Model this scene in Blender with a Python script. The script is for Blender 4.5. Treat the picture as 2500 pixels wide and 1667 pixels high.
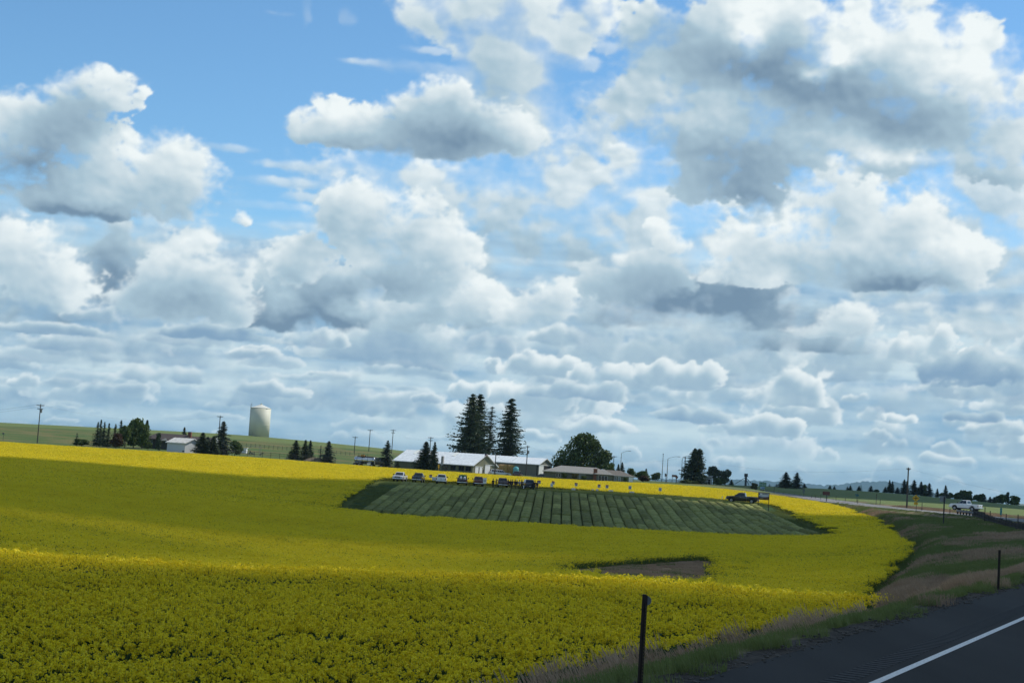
import bpy, bmesh, math, random
import numpy as np
from mathutils import Vector, Matrix, Euler

# ------------------------------------------------------------------ camera, world, sun, exposure
F = 3723.0; PW, PH = 2500, 1667
ROLL = math.radians(3.72); PITCH = math.radians(4.71)
EYE = 2.9                                   # eye height above the highway
SUN_AZ, SUN_EL = math.radians(60), math.radians(50)
scene = bpy.context.scene
for o in list(bpy.data.objects): bpy.data.objects.remove(o)
cam_data = bpy.data.cameras.new('camera'); cam = bpy.data.objects.new('camera', cam_data)
scene.collection.objects.link(cam); scene.camera = cam
cam_data.sensor_fit = 'HORIZONTAL'; cam_data.sensor_width = 36.0; cam_data.lens = F / PW * 36.0
cam_data.clip_start = 0.1; cam_data.clip_end = 120000
cam.matrix_world = Matrix.Translation((0, 0, EYE)) @ Matrix.Rotation(math.pi / 2 + PITCH, 4, 'X') @ Matrix.Rotation(ROLL, 4, 'Z')

world = bpy.data.worlds.new('World'); scene.world = world; world.use_nodes = True
wt = world.node_tree; wt.nodes.clear()
wo = wt.nodes.new('ShaderNodeOutputWorld'); wb = wt.nodes.new('ShaderNodeBackground'); ws = wt.nodes.new('ShaderNodeTexSky')
ws.sky_type = 'NISHITA'; ws.sun_disc = False; ws.sun_elevation = SUN_EL; ws.sun_rotation = SUN_AZ
ws.air_density = 1.0; ws.dust_density = 0.25; ws.ozone_density = 1.0; ws.altitude = 800
wb.inputs['Strength'].default_value = 0.13
hs = wt.nodes.new('ShaderNodeMix'); hs.data_type = 'RGBA'; hs.blend_type = 'MULTIPLY'; hs.inputs[0].default_value = 1.0; hs.inputs[7].default_value = (.66, .95, 1.08, 1)
wt.links.new(ws.outputs[0], hs.inputs[6]); wt.links.new(hs.outputs[2], wb.inputs[0]); wt.links.new(wb.outputs[0], wo.inputs[0])

sd = bpy.data.lights.new('sun', 'SUN'); sd.energy = 4.2; sd.angle = math.radians(0.53); sd.color = (1.0, 0.955, 0.87)
sun = bpy.data.objects.new('sun', sd); scene.collection.objects.link(sun)
SUNV = Vector((math.sin(SUN_AZ) * math.cos(SUN_EL), math.cos(SUN_AZ) * math.cos(SUN_EL), math.sin(SUN_EL)))
sun.rotation_euler = SUNV.to_track_quat('Z', 'Y').to_euler(); sun.location = (60, 40, 80)

vs = scene.view_settings
vs.view_transform = 'Standard'; vs.look = 'None'; vs.gamma = 1.0; vs.use_curve_mapping = False; vs.exposure = 0.0
scene.cycles.max_bounces = 6; scene.cycles.diffuse_bounces = 3; scene.cycles.glossy_bounces = 2
scene.cycles.transmission_bounces = 3; scene.cycles.transparent_max_bounces = 12; scene.cycles.volume_bounces = 1; scene.cycles.volume_max_steps = 16

# ------------------------------------------------------------------ pixel <-> direction helpers
def px_dir(px, py):
    u = (np.asarray(px, float) - PW / 2) / F; v = (PH / 2 - np.asarray(py, float)) / F
    c, s = math.cos(ROLL), math.sin(ROLL)
    X = u * c - v * s; Y = u * s + v * c
    cp, sp = math.cos(PITCH), math.sin(PITCH)
    return X, cp - Y * sp, sp + Y * cp
def azel(px, py):
    dx, dy, dz = px_dir(px, py)
    return np.degrees(np.arctan2(dx, dy)), np.degrees(np.arctan2(dz, np.hypot(dx, dy)))
def at(px, py, r):
    "the point at horizontal distance r on the line of sight through a pixel"
    dx, dy, dz = px_dir(px, py); h = math.hypot(dx, dy)
    return Vector((dx / h * r, dy / h * r, EYE + dz / h * r))
def hor(px): return 1060 + .065 * px

# ------------------------------------------------------------------ small helpers
COL = scene.collection
def link(o): COL.objects.link(o); return o
def tag(o, label=None, cat=None, group=None, kind=None):
    if label: o['label'] = label
    if cat: o['category'] = cat
    if group: o['group'] = group
    if kind: o['kind'] = kind
    return o
def empty(name, loc, rz=0.0, label=None, cat=None, group=None):
    o = bpy.data.objects.new(name, None); o.location = loc; o.rotation_euler = (0, 0, rz); o.empty_display_size = .3
    link(o); return tag(o, label, cat, group)
def mesh_np(name, V, Fq, mats, parent=None, smooth=False, midx=None):
    "mesh object from numpy arrays; Fq is n x 3 or n x 4"
    me = bpy.data.meshes.new(name); V = np.asarray(V, np.float32); Fq = np.asarray(Fq, np.int32)
    n, k = Fq.shape
    me.vertices.add(len(V)); me.vertices.foreach_set('co', V.ravel())
    me.loops.add(n * k); me.loops.foreach_set('vertex_index', Fq.ravel())
    me.polygons.add(n); me.polygons.foreach_set('loop_start', np.arange(n, dtype=np.int32) * k)
    me.polygons.foreach_set('loop_total', np.full(n, k, np.int32))
    if smooth: me.polygons.foreach_set('use_smooth', np.ones(n, bool))
    for m in (mats if isinstance(mats, (list, tuple)) else [mats]): me.materials.append(m)
    if midx is not None: me.polygons.foreach_set('material_index', np.asarray(midx, np.int32))
    me.update(calc_edges=True); me.validate()
    o = bpy.data.objects.new(name, me)
    if parent is not None: o.parent = parent
    return o
class MB:
    "collects shapes, builds one mesh object"
    def __init__(s): s.v = []; s.f = []; s.m = []
    def add(s, vs_, fs, m=0):
        b = len(s.v); s.v += [tuple(v) for v in vs_]; s.f += [tuple(i + b for i in f) for f in fs]; s.m += [m] * len(fs); return s
    def box(s, c, d, m=0, rz=0.0, mat=None):
        x, y, z = d[0] / 2, d[1] / 2, d[2] / 2
        P = [Vector(p) for p in ((-x, -y, -z), (x, -y, -z), (x, y, -z), (-x, y, -z), (-x, -y, z), (x, -y, z), (x, y, z), (-x, y, z))]
        R = mat if mat is not None else Matrix.Rotation(rz, 3, 'Z')
        return s.add([R @ p + Vector(c) for p in P], [(0, 3, 2, 1), (4, 5, 6, 7), (0, 1, 5, 4), (1, 2, 6, 5), (2, 3, 7, 6), (3, 0, 4, 7)], m)
    def bar(s, a, b, w, t=None, m=0):
        a = Vector(a); b = Vector(b); d = b - a; q = d.to_track_quat('X', 'Z').to_matrix()
        return s.box((a + b) / 2, (d.length, w, t or w), m, mat=q)
    def tube(s, pts, r, n=8, m=0, caps=True):
        pts = [Vector(p) for p in pts]; rs = r if isinstance(r, (list, tuple)) else [r] * len(pts)
        V = []; Fs = []; 
        for i, p in enumerate(pts):
            d = (pts[min(i + 1, len(pts) - 1)] - pts[max(i - 1, 0)]).normalized()
            u = d.orthogonal().normalized() if abs(d.z) > .9 else d.cross(Vector((0, 0, 1))).normalized(); w = d.cross(u)
            V += [p + rs[i] * (math.cos(2 * math.pi * k / n) * u + math.sin(2 * math.pi * k / n) * w) for k in range(n)]
        for i in range(len(pts) - 1):
            Fs += [(i * n + k, i * n + (k + 1) % n, (i + 1) * n + (k + 1) % n, (i + 1) * n + k) for k in range(n)]
        if caps: Fs += [tuple(range(n))[::-1], tuple(range((len(pts) - 1) * n, len(pts) * n))]
        return s.add(V, Fs, m)
    def prism(s, prof, y0, y1, m=0, inset=0.0):
        "side profile in x,z extruded along y"
        n = len(prof)
        V = [(x, y0, z) for x, z in prof] + [(x, y1, z) for x, z in prof]
        return s.add(V, [tuple(range(n)), tuple(range(2 * n - 1, n - 1, -1))] + [(i, i + n, (i + 1) % n + n, (i + 1) % n) for i in range(n)], m)
    def build(s, name, mat, parent=None, smooth=False, bevel=0.0):
        me = bpy.data.meshes.new(name); me.from_pydata([tuple(v) for v in s.v], [], s.f)
        for m in (mat if isinstance(mat, (list, tuple)) else [mat]): me.materials.append(m)
        me.polygons.foreach_set('material_index', s.m)
        bm = bmesh.new(); bm.from_mesh(me); bmesh.ops.recalc_face_normals(bm, faces=bm.faces)
        if bevel: bmesh.ops.bevel(bm, geom=bm.edges[:], offset=bevel, segments=2, affect='EDGES', profile=.6, clamp_overlap=True)
        bm.to_mesh(me); bm.free()
        if smooth or bevel: me.polygons.foreach_set('use_smooth', [True] * len(me.polygons))
        me.update(); o = bpy.data.objects.new(name, me); link(o)
        if bevel and not smooth:
            try: me.set_sharp_from_angle(angle=math.radians(35))
            except Exception: pass
        if parent is not None: o.parent = parent
        return o
def copy_tree(o, parent=None):
    c = o.copy(); link(c); c.parent = parent
    for ch in list(o.children): copy_tree(ch, c)
    return c
def relabel(o, label, group=None): o['label'] = label; return o

# ------------------------------------------------------------------ materials
MATS = {}
def mat(name, col, rough=.7, metal=0.0, var=.18, scale=3.0, bump=0.0, bscale=None, spec=.4, col2=None, trans=0.0, rnd=0.0, stretch=(1, 1, 1), coat=0.0):
    if name in MATS: return MATS[name]
    m = bpy.data.materials.new(name); m.use_nodes = True; nt = m.node_tree; N = nt.nodes; L = nt.links
    p = N['Principled BSDF']; p.inputs['Roughness'].default_value = rough; p.inputs['Metallic'].default_value = metal
    p.inputs['Specular IOR Level'].default_value = spec; p.inputs['Coat Weight'].default_value = coat
    tc = N.new('ShaderNodeTexCoord'); mp = N.new('ShaderNodeMapping'); mp.inputs['Scale'].default_value = stretch
    L.new(tc.outputs['Object'], mp.inputs[0])
    nz = N.new('ShaderNodeTexNoise'); nz.inputs['Scale'].default_value = scale; nz.inputs['Detail'].default_value = 5; L.new(mp.outputs[0], nz.inputs[0])
    rp = N.new('ShaderNodeValToRGB'); L.new(nz.outputs[0], rp.inputs[0])
    c = np.array(col[:3], float); d = np.array(col2[:3], float) if col2 is not None else c * (1 + var)
    e = c if col2 is not None else c * (1 - var)
    rp.color_ramp.elements[0].position = .32; rp.color_ramp.elements[0].color = (*np.clip(e, 0, 1), 1)
    rp.color_ramp.elements[1].position = .68; rp.color_ramp.elements[1].color = (*np.clip(d, 0, 1), 1)
    out = rp.outputs[0]
    if rnd:
        oi = N.new('ShaderNodeObjectInfo'); mr = N.new('ShaderNodeMapRange'); mr.inputs[3].default_value = 1 - rnd; mr.inputs[4].default_value = 1 + rnd
        L.new(oi.outputs['Random'], mr.inputs[0]); hs = N.new('ShaderNodeHueSaturation'); L.new(mr.outputs[0], hs.inputs['Value']); L.new(out, hs.inputs['Color']); out = hs.outputs[0]
    L.new(out, p.inputs['Base Color'])
    if bump:
        b = N.new('ShaderNodeBump'); b.inputs['Strength'].default_value = bump; b.inputs['Distance'].default_value = .05
        n2 = N.new('ShaderNodeTexNoise'); n2.inputs['Scale'].default_value = bscale or scale * 4; n2.inputs['Detail'].default_value = 4; L.new(mp.outputs[0], n2.inputs[0])
        L.new(n2.outputs[0], b.inputs['Height']); L.new(b.outputs[0], p.inputs['Normal'])
    if trans:
        t = N.new('ShaderNodeBsdfTranslucent'); L.new(out, t.inputs[0]); mx = N.new('ShaderNodeMixShader'); mx.inputs[0].default_value = trans
        L.new(p.outputs[0], mx.inputs[1]); L.new(t.outputs[0], mx.inputs[2]); L.new(mx.outputs[0], N['Material Output'].inputs['Surface'])
    MATS[name] = m; return m
# ------------------------------------------------------------------ sky: a dome of cloud, clear where the blue shows
def hash2(ix,iy,seed):
    h=(ix.astype(np.int64)*374761393+iy.astype(np.int64)*668265263+seed*1442695041)&0xffffffff
    h=((h^(h>>13))*1274126177)&0xffffffff
    return (h^(h>>16))&0xffffffff
def perlin(x,y,seed=0):
    x0=np.floor(x);y0=np.floor(y);fx=x-x0;fy=y-y0
    ix=x0.astype(np.int64);iy=y0.astype(np.int64)
    ux=fx*fx*fx*(fx*(fx*6-15)+10);uy=fy*fy*fy*(fy*(fy*6-15)+10)
    def g(i,j):
        a=hash2(ix+i,iy+j,seed)*(2*math.pi/4294967296.0)
        return np.cos(a)*(fx-i)+np.sin(a)*(fy-j)
    a=g(0,0);b=g(1,0);c=g(0,1);d=g(1,1)
    return 1.5*((a*(1-ux)+b*ux)*(1-uy)+(c*(1-ux)+d*ux)*uy)
def fbm(x,y,oct=5,seed=0,gain=.5,lac=2.03):
    s=0;a=1;n=0
    for k in range(oct):
        s=s+a*perlin(x*lac**k+17.3*k,y*lac**k-9.1*k,seed+k); n+=a;a*=gain
    return s/n
def billow(x,y,oct=4,seed=0,gain=.5):
    s=0;a=1;n=0
    for k in range(oct):
        s=s+a*(1-2.6*np.abs(perlin(x*2.1**k+5.7*k,y*2.1**k+3.3*k,seed+k))); n+=a;a*=gain
    return s/n
def sstep(a,b,x):
    t=np.clip((x-a)/(b-a),0,1);return t*t*(3-2*t)
def blur(a,r):
    r=int(max(1,round(r)))
    for ax in (0,1):
        for _ in range(2):
            p=np.concatenate([np.repeat(np.take(a,[0],ax),r+1,ax),a,np.repeat(np.take(a,[-1],ax),r,ax)],ax)
            c=np.cumsum(p,ax)
            n=a.shape[ax]
            a=(np.take(c,range(2*r+1,2*r+1+n),ax)-np.take(c,range(0,n),ax))/(2*r+1)
    return a
def lin(r,g,b):
    return np.array([((c/255+.055)/1.055)**2.4 if c>10 else c/255/12.92 for c in (r,g,b)])
CELL=.034
AZ0,AZ1,EL0,EL1=-23.,23.,-2.5,20.
NX=int((AZ1-AZ0)/CELL);NY=int((EL1-EL0)/CELL)
K=1.063/65.0   # display pixel -> degrees
def shift(a,dx,dy):
    dx=int(round(dx));dy=int(round(dy))
    ys=np.clip(np.arange(a.shape[0])+dy,0,a.shape[0]-1);xs=np.clip(np.arange(a.shape[1])+dx,0,a.shape[1]-1)
    return a[np.ix_(ys,xs)]
def one(c): return np.concatenate([c,np.ones(c.shape[:-1]+(1,))],-1)
def sky_canvas():
    A,E=np.meshgrid(AZ0+(np.arange(NX)+.5)*CELL,EL0+(np.arange(NY)+.5)*CELL)
    w1=fbm(A*.55,E*.75,4,11);w2=fbm(A*.55,E*.75,4,23)
    f1=fbm(A*2.2,E*2.6,4,31);f2=fbm(A*2.2,E*2.6,4,43)
    bil=billow(A*.8,E*1.05,5,51,.5); bil2=billow(A*2.3,E*2.9,4,63,.5)
    det=fbm(A*.9,E*1.4,5,71,.45)
    soft=sstep(-.35,.45,fbm(A*.5,E*.6,3,97))
    streak=fbm(A*.16,E*1.5,5,83)+.5*fbm(A*.07,E*.5,2,87)
    rgb=np.zeros(A.shape+(4,))
    veil=sstep(10.2,6.2,E+1.9*streak+.8*w1)*.94
    vt=np.clip(.50+1.1*streak+.45*det,0,1)[...,None]
    vcol=lin(140,176,206)*(1-vt)+lin(206,225,233)*vt
    rgb=rgb*(1-veil[...,None])+one(vcol)*veil[...,None]
    for cl in CLOUDS:
        put_cloud(rgb,A,E,cl,w1,w2,f1,f2,bil,bil2,det,soft)
    hz=(.45*np.exp(-np.clip(E,0,None)/1.0)*(1+.5*streak)*sstep(.0,.3,E+2))[...,None]
    rgb=rgb*(1-hz)+one(lin(158,196,222)+0*A[...,None])*hz
    return A,E,np.clip(rgb,0,None)
def put_cloud(rgb,A0,E0,cl,*fields):
    blobs=cl['b'];wa=cl.get('warp',1.)
    size=np.median([min(b[2],b[3]) for b in blobs])*K
    cs=[azel(b[0]*1.063,b[1]*1.063) for b in blobs]
    m=.9+size*1.2
    a_lo=min(c[0]-b[2]*K*1.25 for c,b in zip(cs,blobs))-m;a_hi=max(c[0]+b[2]*K*1.25 for c,b in zip(cs,blobs))+m
    e_lo=min(c[1]-b[3]*K*1.25 for c,b in zip(cs,blobs))-m;e_hi=max(c[1]+b[3]*K*1.25 for c,b in zip(cs,blobs))+m
    x0=max(0,int((a_lo-AZ0)/CELL));x1=min(NX,int((a_hi-AZ0)/CELL)+1);y0=max(0,int((e_lo-EL0)/CELL));y1=min(NY,int((e_hi-EL0)/CELL)+1)
    if x1-x0<4 or y1-y0<4:return
    sl=(slice(y0,y1),slice(x0,x1))
    A=A0[sl];E=E0[sl];w1,w2,f1,f2,bil,bil2,det,sof=[f[sl] for f in fields]
    wx=A+wa*(size*.75*w1+size*.22*f1);wy=E+wa*(size*.6*w2+size*.2*f2)
    acc=np.zeros(A.shape)
    for (a0,e0),(cx,cy,rx,ry) in zip(cs,blobs):
        q=((wx-a0)/(rx*K))**2+((wy-e0)/(ry*K))**2
        acc+=np.exp(np.clip(4*(1-q),-30,8))
    H=np.log(acc+1e-9)/4
    bw=cl.get('bil',.45)
    D=H+bw*(bil*.8+bil2*.42-.30)+cl.get('wisp',.12)*det+.13*f1
    if 'base' in cl:
        e0=azel(np.mean([b[0] for b in blobs])*1.063,cl['base']*1.063)[1]
        bs=cl.get('bsoft',.35)
        D=D-2.2*sstep(bs,-bs,E-e0-.25*w1-.10*f1)
    ed=cl.get('edge',.42)*(.5+2.6*sof)
    al=sstep(0,ed,D)
    dens=sstep(-.1,1.0,D)
    S=np.zeros(A.shape)
    step=size*.22/CELL
    for k in range(1,7):
        S+=shift(dens,step*k*.45,step*k*.85)
    S=blur(S,max(1,step*.35))/6
    Db=blur(D,2);emb=Db-shift(Db,step*.30,step*.5)
    Dc=blur(D,1);emb2=Dc-shift(Dc,3,4)
    em=cl.get('em',.20)
    lum=cl.get('lum',.92)-cl.get('dk',.75)*S+em*np.clip(emb,-1.1,1.1)+.35*em*np.clip(emb2,-1,1)+.16*det
    rim=sstep(.8,.0,D)
    lum=lum*(1-.5*rim)+(.70+.1*lum)*.5*rim
    for (cx,cy,rx,ry,v) in cl.get('tone',[]):
        a0,e0=azel(cx*1.063,cy*1.063)
        q=((A+.45*w1+.16*f1-a0)/(rx*K))**2+((E+.45*w2+.16*f2-e0)/(ry*K))**2
        lum=lum+v*np.exp(-q)*(1+.5*det)
    lum=np.clip(lum,-.05,1.06)[...,None]
    d=cl.get('dark',lin(124,151,174)); b=cl.get('bright',lin(236,245,247)); mm=lin(172,198,213)
    col=np.where(lum<.5,d+(mm-d)*(lum*2),mm+(b-mm)*(lum*2-1))
    a=(al*cl.get('op',1.))[...,None]
    rgb[sl]=rgb[sl]*(1-a)+one(col)*a
CLOUDS=[]
def C(b,**k):
    k['b']=b; CLOUDS.append(k)
def heap(x,y,rx,ry,r,**k):
    "one cumulus: a flat base at y+.45ry, puffs piled on it"
    b=[(x,y,rx,ry*.8)]
    for _ in range(6):
        u=r.uniform(-.85,.85);hh=(1-u*u)
        b.append((x+u*rx,y-r.uniform(.0,.75)*ry*hh,rx*r.uniform(.22,.42),ry*r.uniform(.4,.75)))
    C(b,base=y+ry*.5,**k)
def build():
    # wisps in the blue
    C([(860,146,110,9),(960,156,150,18),(1030,170,90,26)],op=.66,bil=.08,wisp=.5,edge=.9,dk=.2)
    C([(500,338,110,12)],op=.45,bil=.1,wisp=.5,edge=.9,dk=.2)
    C([(705,20,14,50),(800,40,24,30),(640,30,40,8)],op=.20,bil=.2,wisp=.8,edge=1.,dk=.1)
    C([(660,420,140,18),(700,455,70,14),(820,395,220,26),(700,520,130,14),(680,380,110,12)],op=.62,bil=.1,wisp=.6,edge=.9,dk=.2)
    # pale middle deck
    C([(1000,440,360,120),(1380,430,260,140),(1250,530,460,170),(1480,570,300,120),(1420,360,160,22),(800,470,130,80)],op=.95,bil=.3,wisp=.36,edge=.9,lum=.92,dk=.30,em=.25,tone=[(1400,470,160,60,.12),(1130,560,120,50,-.16),(1300,590,120,40,-.15)])
    C([(1390,245,80,90),(1330,330,60,60)],op=.7,bil=.3,wisp=.9,edge=.9,lum=.85,dk=.2)
    C([(2150,560,300,230),(2300,480,160,180),(2330,660,120,160),(1800,480,160,90),(2200,760,180,14),(2150,735,130,10)],op=.93,bil=.3,wisp=.5,edge=.8,lum=.93,dk=.3,em=.25)
    C([(300,630,360,140),(80,690,230,90),(520,650,240,110),(700,650,200,110)],op=.97,bil=.4,wisp=.5,edge=.8,lum=.84,dk=.40,em=.28,tone=[(255,610,75,110,-.55),(430,590,70,50,.2),(160,730,200,22,-.3),(330,780,220,18,-.2)])
    C([(1300,350,200,10),(1500,375,120,10),(1120,395,150,12),(620,470,110,12),(1450,440,150,14),(2150,705,160,10),(1180,600,220,14)],op=.6,bil=.1,wisp=.7,edge=1.1,dk=.1)
    C([(980,115,60,14),(1340,150,50,24),(1400,110,40,20),(420,505,120,30),(640,560,60,16)],op=.5,bil=.25,wisp=.9,edge=1.2,dk=.15)
    F=lin(134,166,194)
    r=random.Random(11)
    todo=[]
    for i in range(165):
        y=1095-330*r.random()**1.35
        x=r.uniform(-60,2420)
        sc=(.22+.9*((1095-y)/330))*r.choice((.5,.7,.9,1.2,1.9))
        left=x<1000
        todo.append((y,x,sc,left))
    todo.sort(reverse=True)
    for y,x,sc,left in todo:
        yy=y+(x-1176)*.045
        rx=(150 if left else 105)*sc*r.uniform(.5,1.4);ry=(38 if left else 58)*sc*r.uniform(.6,1.35)
        heap(x,yy,rx,ry,r,bsoft=.05+.12*sc,op=r.uniform(.5,.95),lum=(.90 if left else 1.04)+r.uniform(-.12,.08),dk=.70,bil=.65,edge=r.choice((.3,.4,.6,1.0)),dark=F,em=.17,warp=1.5)
    for x,y,rx,ry,l in ((1230,850,90,40,1.),(1420,870,110,44,.98),(1560,870,110,44,.98),(1810,910,90,52,1.02),(1330,905,120,30,.8),(1750,985,90,36,.95),(1590,960,80,28,.7),(1370,985,110,30,.95),(2230,860,120,60,.62),(2300,990,90,26,.95),(2240,960,70,22,.6),(60,880,40,20,1.),(540,740,60,40,1.0),(120,760,150,22,.75),(480,770,190,22,.62)):
        heap(x,y,rx,ry,r,bsoft=.12,op=.94,lum=l,dk=.65,bil=.65,edge=.45,dark=F,em=.18,warp=1.4)
    # dark shelves right of centre
    C([(1590,690,280,66),(1850,740,190,60),(1420,745,190,50),(1300,770,130,26),(1700,640,180,50)],base=768,bsoft=.35,lum=.40,dk=.30,bil=.35,tone=[(1600,700,200,45,-.25),(1330,700,60,60,.15)],edge=.6)
    C([(1840,790,170,36),(1950,800,80,28)],base=822,bsoft=.2,lum=.36,dk=.25,bil=.35,edge=.6)
    C([(1950,730,80,50),(1880,760,90,24)],base=785,lum=1.0,dk=.4,edge=.5)
    C([(960,690,100,80),(1010,650,90,70),(900,740,90,40),(1100,700,90,70)],base=782,lum=1.02,dk=.55,tone=[(1080,765,150,20,-.25),(930,690,50,60,.1)])
    C([(1270,690,80,60),(1200,720,90,50)],base=785,lum=1.0,dk=.45)
    C([(690,670,160,90),(620,720,90,60),(800,710,90,60),(760,640,120,70)],base=776,bsoft=.25,lum=.72,dk=.65,tone=[(720,745,140,36,-.35),(640,690,50,40,.45),(790,705,50,26,.4),(780,650,90,40,-.12)])
    C([(90,620,130,90),(40,560,90,80),(160,690,80,50)],base=725,lum=1.02,dk=.45)
    C([(440,650,150,80),(350,700,120,50),(520,720,100,40)],base=760,lum=.92,dk=.50,tone=[(430,700,120,20,-.2)])
    # bright centre cumulus
    C([(860,520,110,110),(960,540,110,100),(790,470,80,60),(1040,590,70,90),(690,600,90,60),(930,640,130,70)],base=700,lum=1.05,dk=.50,tone=[(860,650,130,50,-.35),(690,570,70,34,-.25),(1010,480,60,50,-.1),(830,600,60,30,.25)])
    C([(1540,545,52,40),(1500,520,34,20)],lum=1.08,dk=.3)
    C([(1430,598,28,18)],lum=1.05,dk=.3)
    C([(1500,630,110,60),(1400,660,80,60)],lum=.8,dk=.45,edge=.7,tone=[(1560,640,120,60,-.3)],op=.9)
    # big right-centre cumulus
    C([(1960,450,90,85),(1830,540,150,90),(2080,530,150,110),(1720,600,130,80),(2180,600,120,90),(1950,610,250,80),(1900,400,40,40)],base=682,bsoft=.45,lum=1.03,dk=.42,tone=[(2060,655,120,28,-.62),(1700,640,120,30,.15),(1820,545,90,40,.12),(1900,620,120,30,-.15),(2230,560,50,40,.1)])
    # large bank upper right
    C([(1560,130,170,120),(1750,90,230,140),(2000,120,270,160),(2220,220,190,170),(1560,270,190,110),(1800,300,270,130),(1640,400,120,80),(1740,450,100,60),(2060,340,250,90),(1470,60,60,70),(2310,330,110,110),(1460,210,80,60),(2050,240,200,120),(1900,180,160,110)],
      lum=.88,dk=.30,bil=.34,edge=.5,warp=1.1,em=.24,
      tone=[(1530,70,110,50,-.34),(1680,150,150,60,-.46),(1800,120,60,80,-.25),(1730,70,50,45,.52),(2010,60,160,60,.30),(2220,160,110,110,.30),(1900,215,170,60,-.46),(2090,290,140,60,-.46),(1560,210,110,50,.10),(1690,400,130,70,-.42),(1760,460,80,40,-.35),(1930,130,40,22,.60),(1870,165,30,18,.50),(2080,360,110,18,.45),(1990,330,100,28,.25),(2200,430,120,34,-.3),(1600,330,90,40,-.22),(1800,360,120,40,-.1)])
    # central cloud with its tower
    C([(1190,60,145,140),(1170,185,135,150),(1215,285,115,120),(1030,25,150,75),(1370,30,75,70),(1310,95,60,60),(1160,-20,160,80),(1150,120,120,110),(1130,240,110,80)],lum=.98,dk=.30,bil=.24,warp=.45,edge=.7,tone=[(1130,200,60,80,-.22)])
    C([(960,260,110,70),(800,290,120,70),(720,290,70,60),(1080,290,130,80),(1180,310,100,60),(1010,215,70,50),(930,335,250,44)],base=372,bsoft=.55,lum=1.03,dk=.52,tone=[(1030,320,130,36,-.48),(880,345,190,22,-.24),(1090,270,60,50,-.32),(760,250,60,30,.1)])
    # left tower
    C([(250,200,80,65),(180,210,80,70),(130,300,120,90),(60,280,80,70),(0,330,100,100),(335,210,18,14),(300,410,190,110),(420,420,100,90),(400,350,70,60),(160,460,170,56),(545,490,30,20)],base=522,bsoft=.5,lum=1.0,dk=.38,
      tone=[(110,350,80,90,-.42),(30,410,100,50,-.50),(190,270,60,50,-.26),(170,485,90,24,-.70),(280,505,120,14,-.32),(420,480,140,50,-.18),(330,360,60,40,.12),(230,300,50,60,-.15)])

def generic_sky(A,E):
    "the same broken cumulus deck, all round and overhead"
    a=np.radians(A);e=np.radians(np.clip(E,1.5,90));k=1/np.tan(e+.12)
    x=np.sin(a)*k;y=np.cos(a)*k
    n=fbm(x*1.1+3,y*1.1+7,5,201);d=fbm(x*2.3,y*2.3,4,211)
    cov=sstep(-.22,.28,n+.12*d);lum=np.clip(.62-.30*sstep(14,30,E)+.5*d-.3*n,0,1)[...,None]
    col=lin(120,148,172)*(1-lum)+lin(228,238,242)*lum
    low=sstep(8,1,E);cov=np.maximum(cov,.9*low);col=col*(1-low[...,None]*.5)+lin(170,200,220)*low[...,None]*.5
    # blue gap the sun shines through
    s=np.stack([np.sin(a)*np.cos(np.radians(E)),np.cos(a)*np.cos(np.radians(E)),np.sin(np.radians(E))],-1)@np.array(SUNV)
    gap=sstep(math.cos(math.radians(11)),math.cos(math.radians(7)),s)
    return one(col)*(cov*(1-gap))[...,None]
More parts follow.
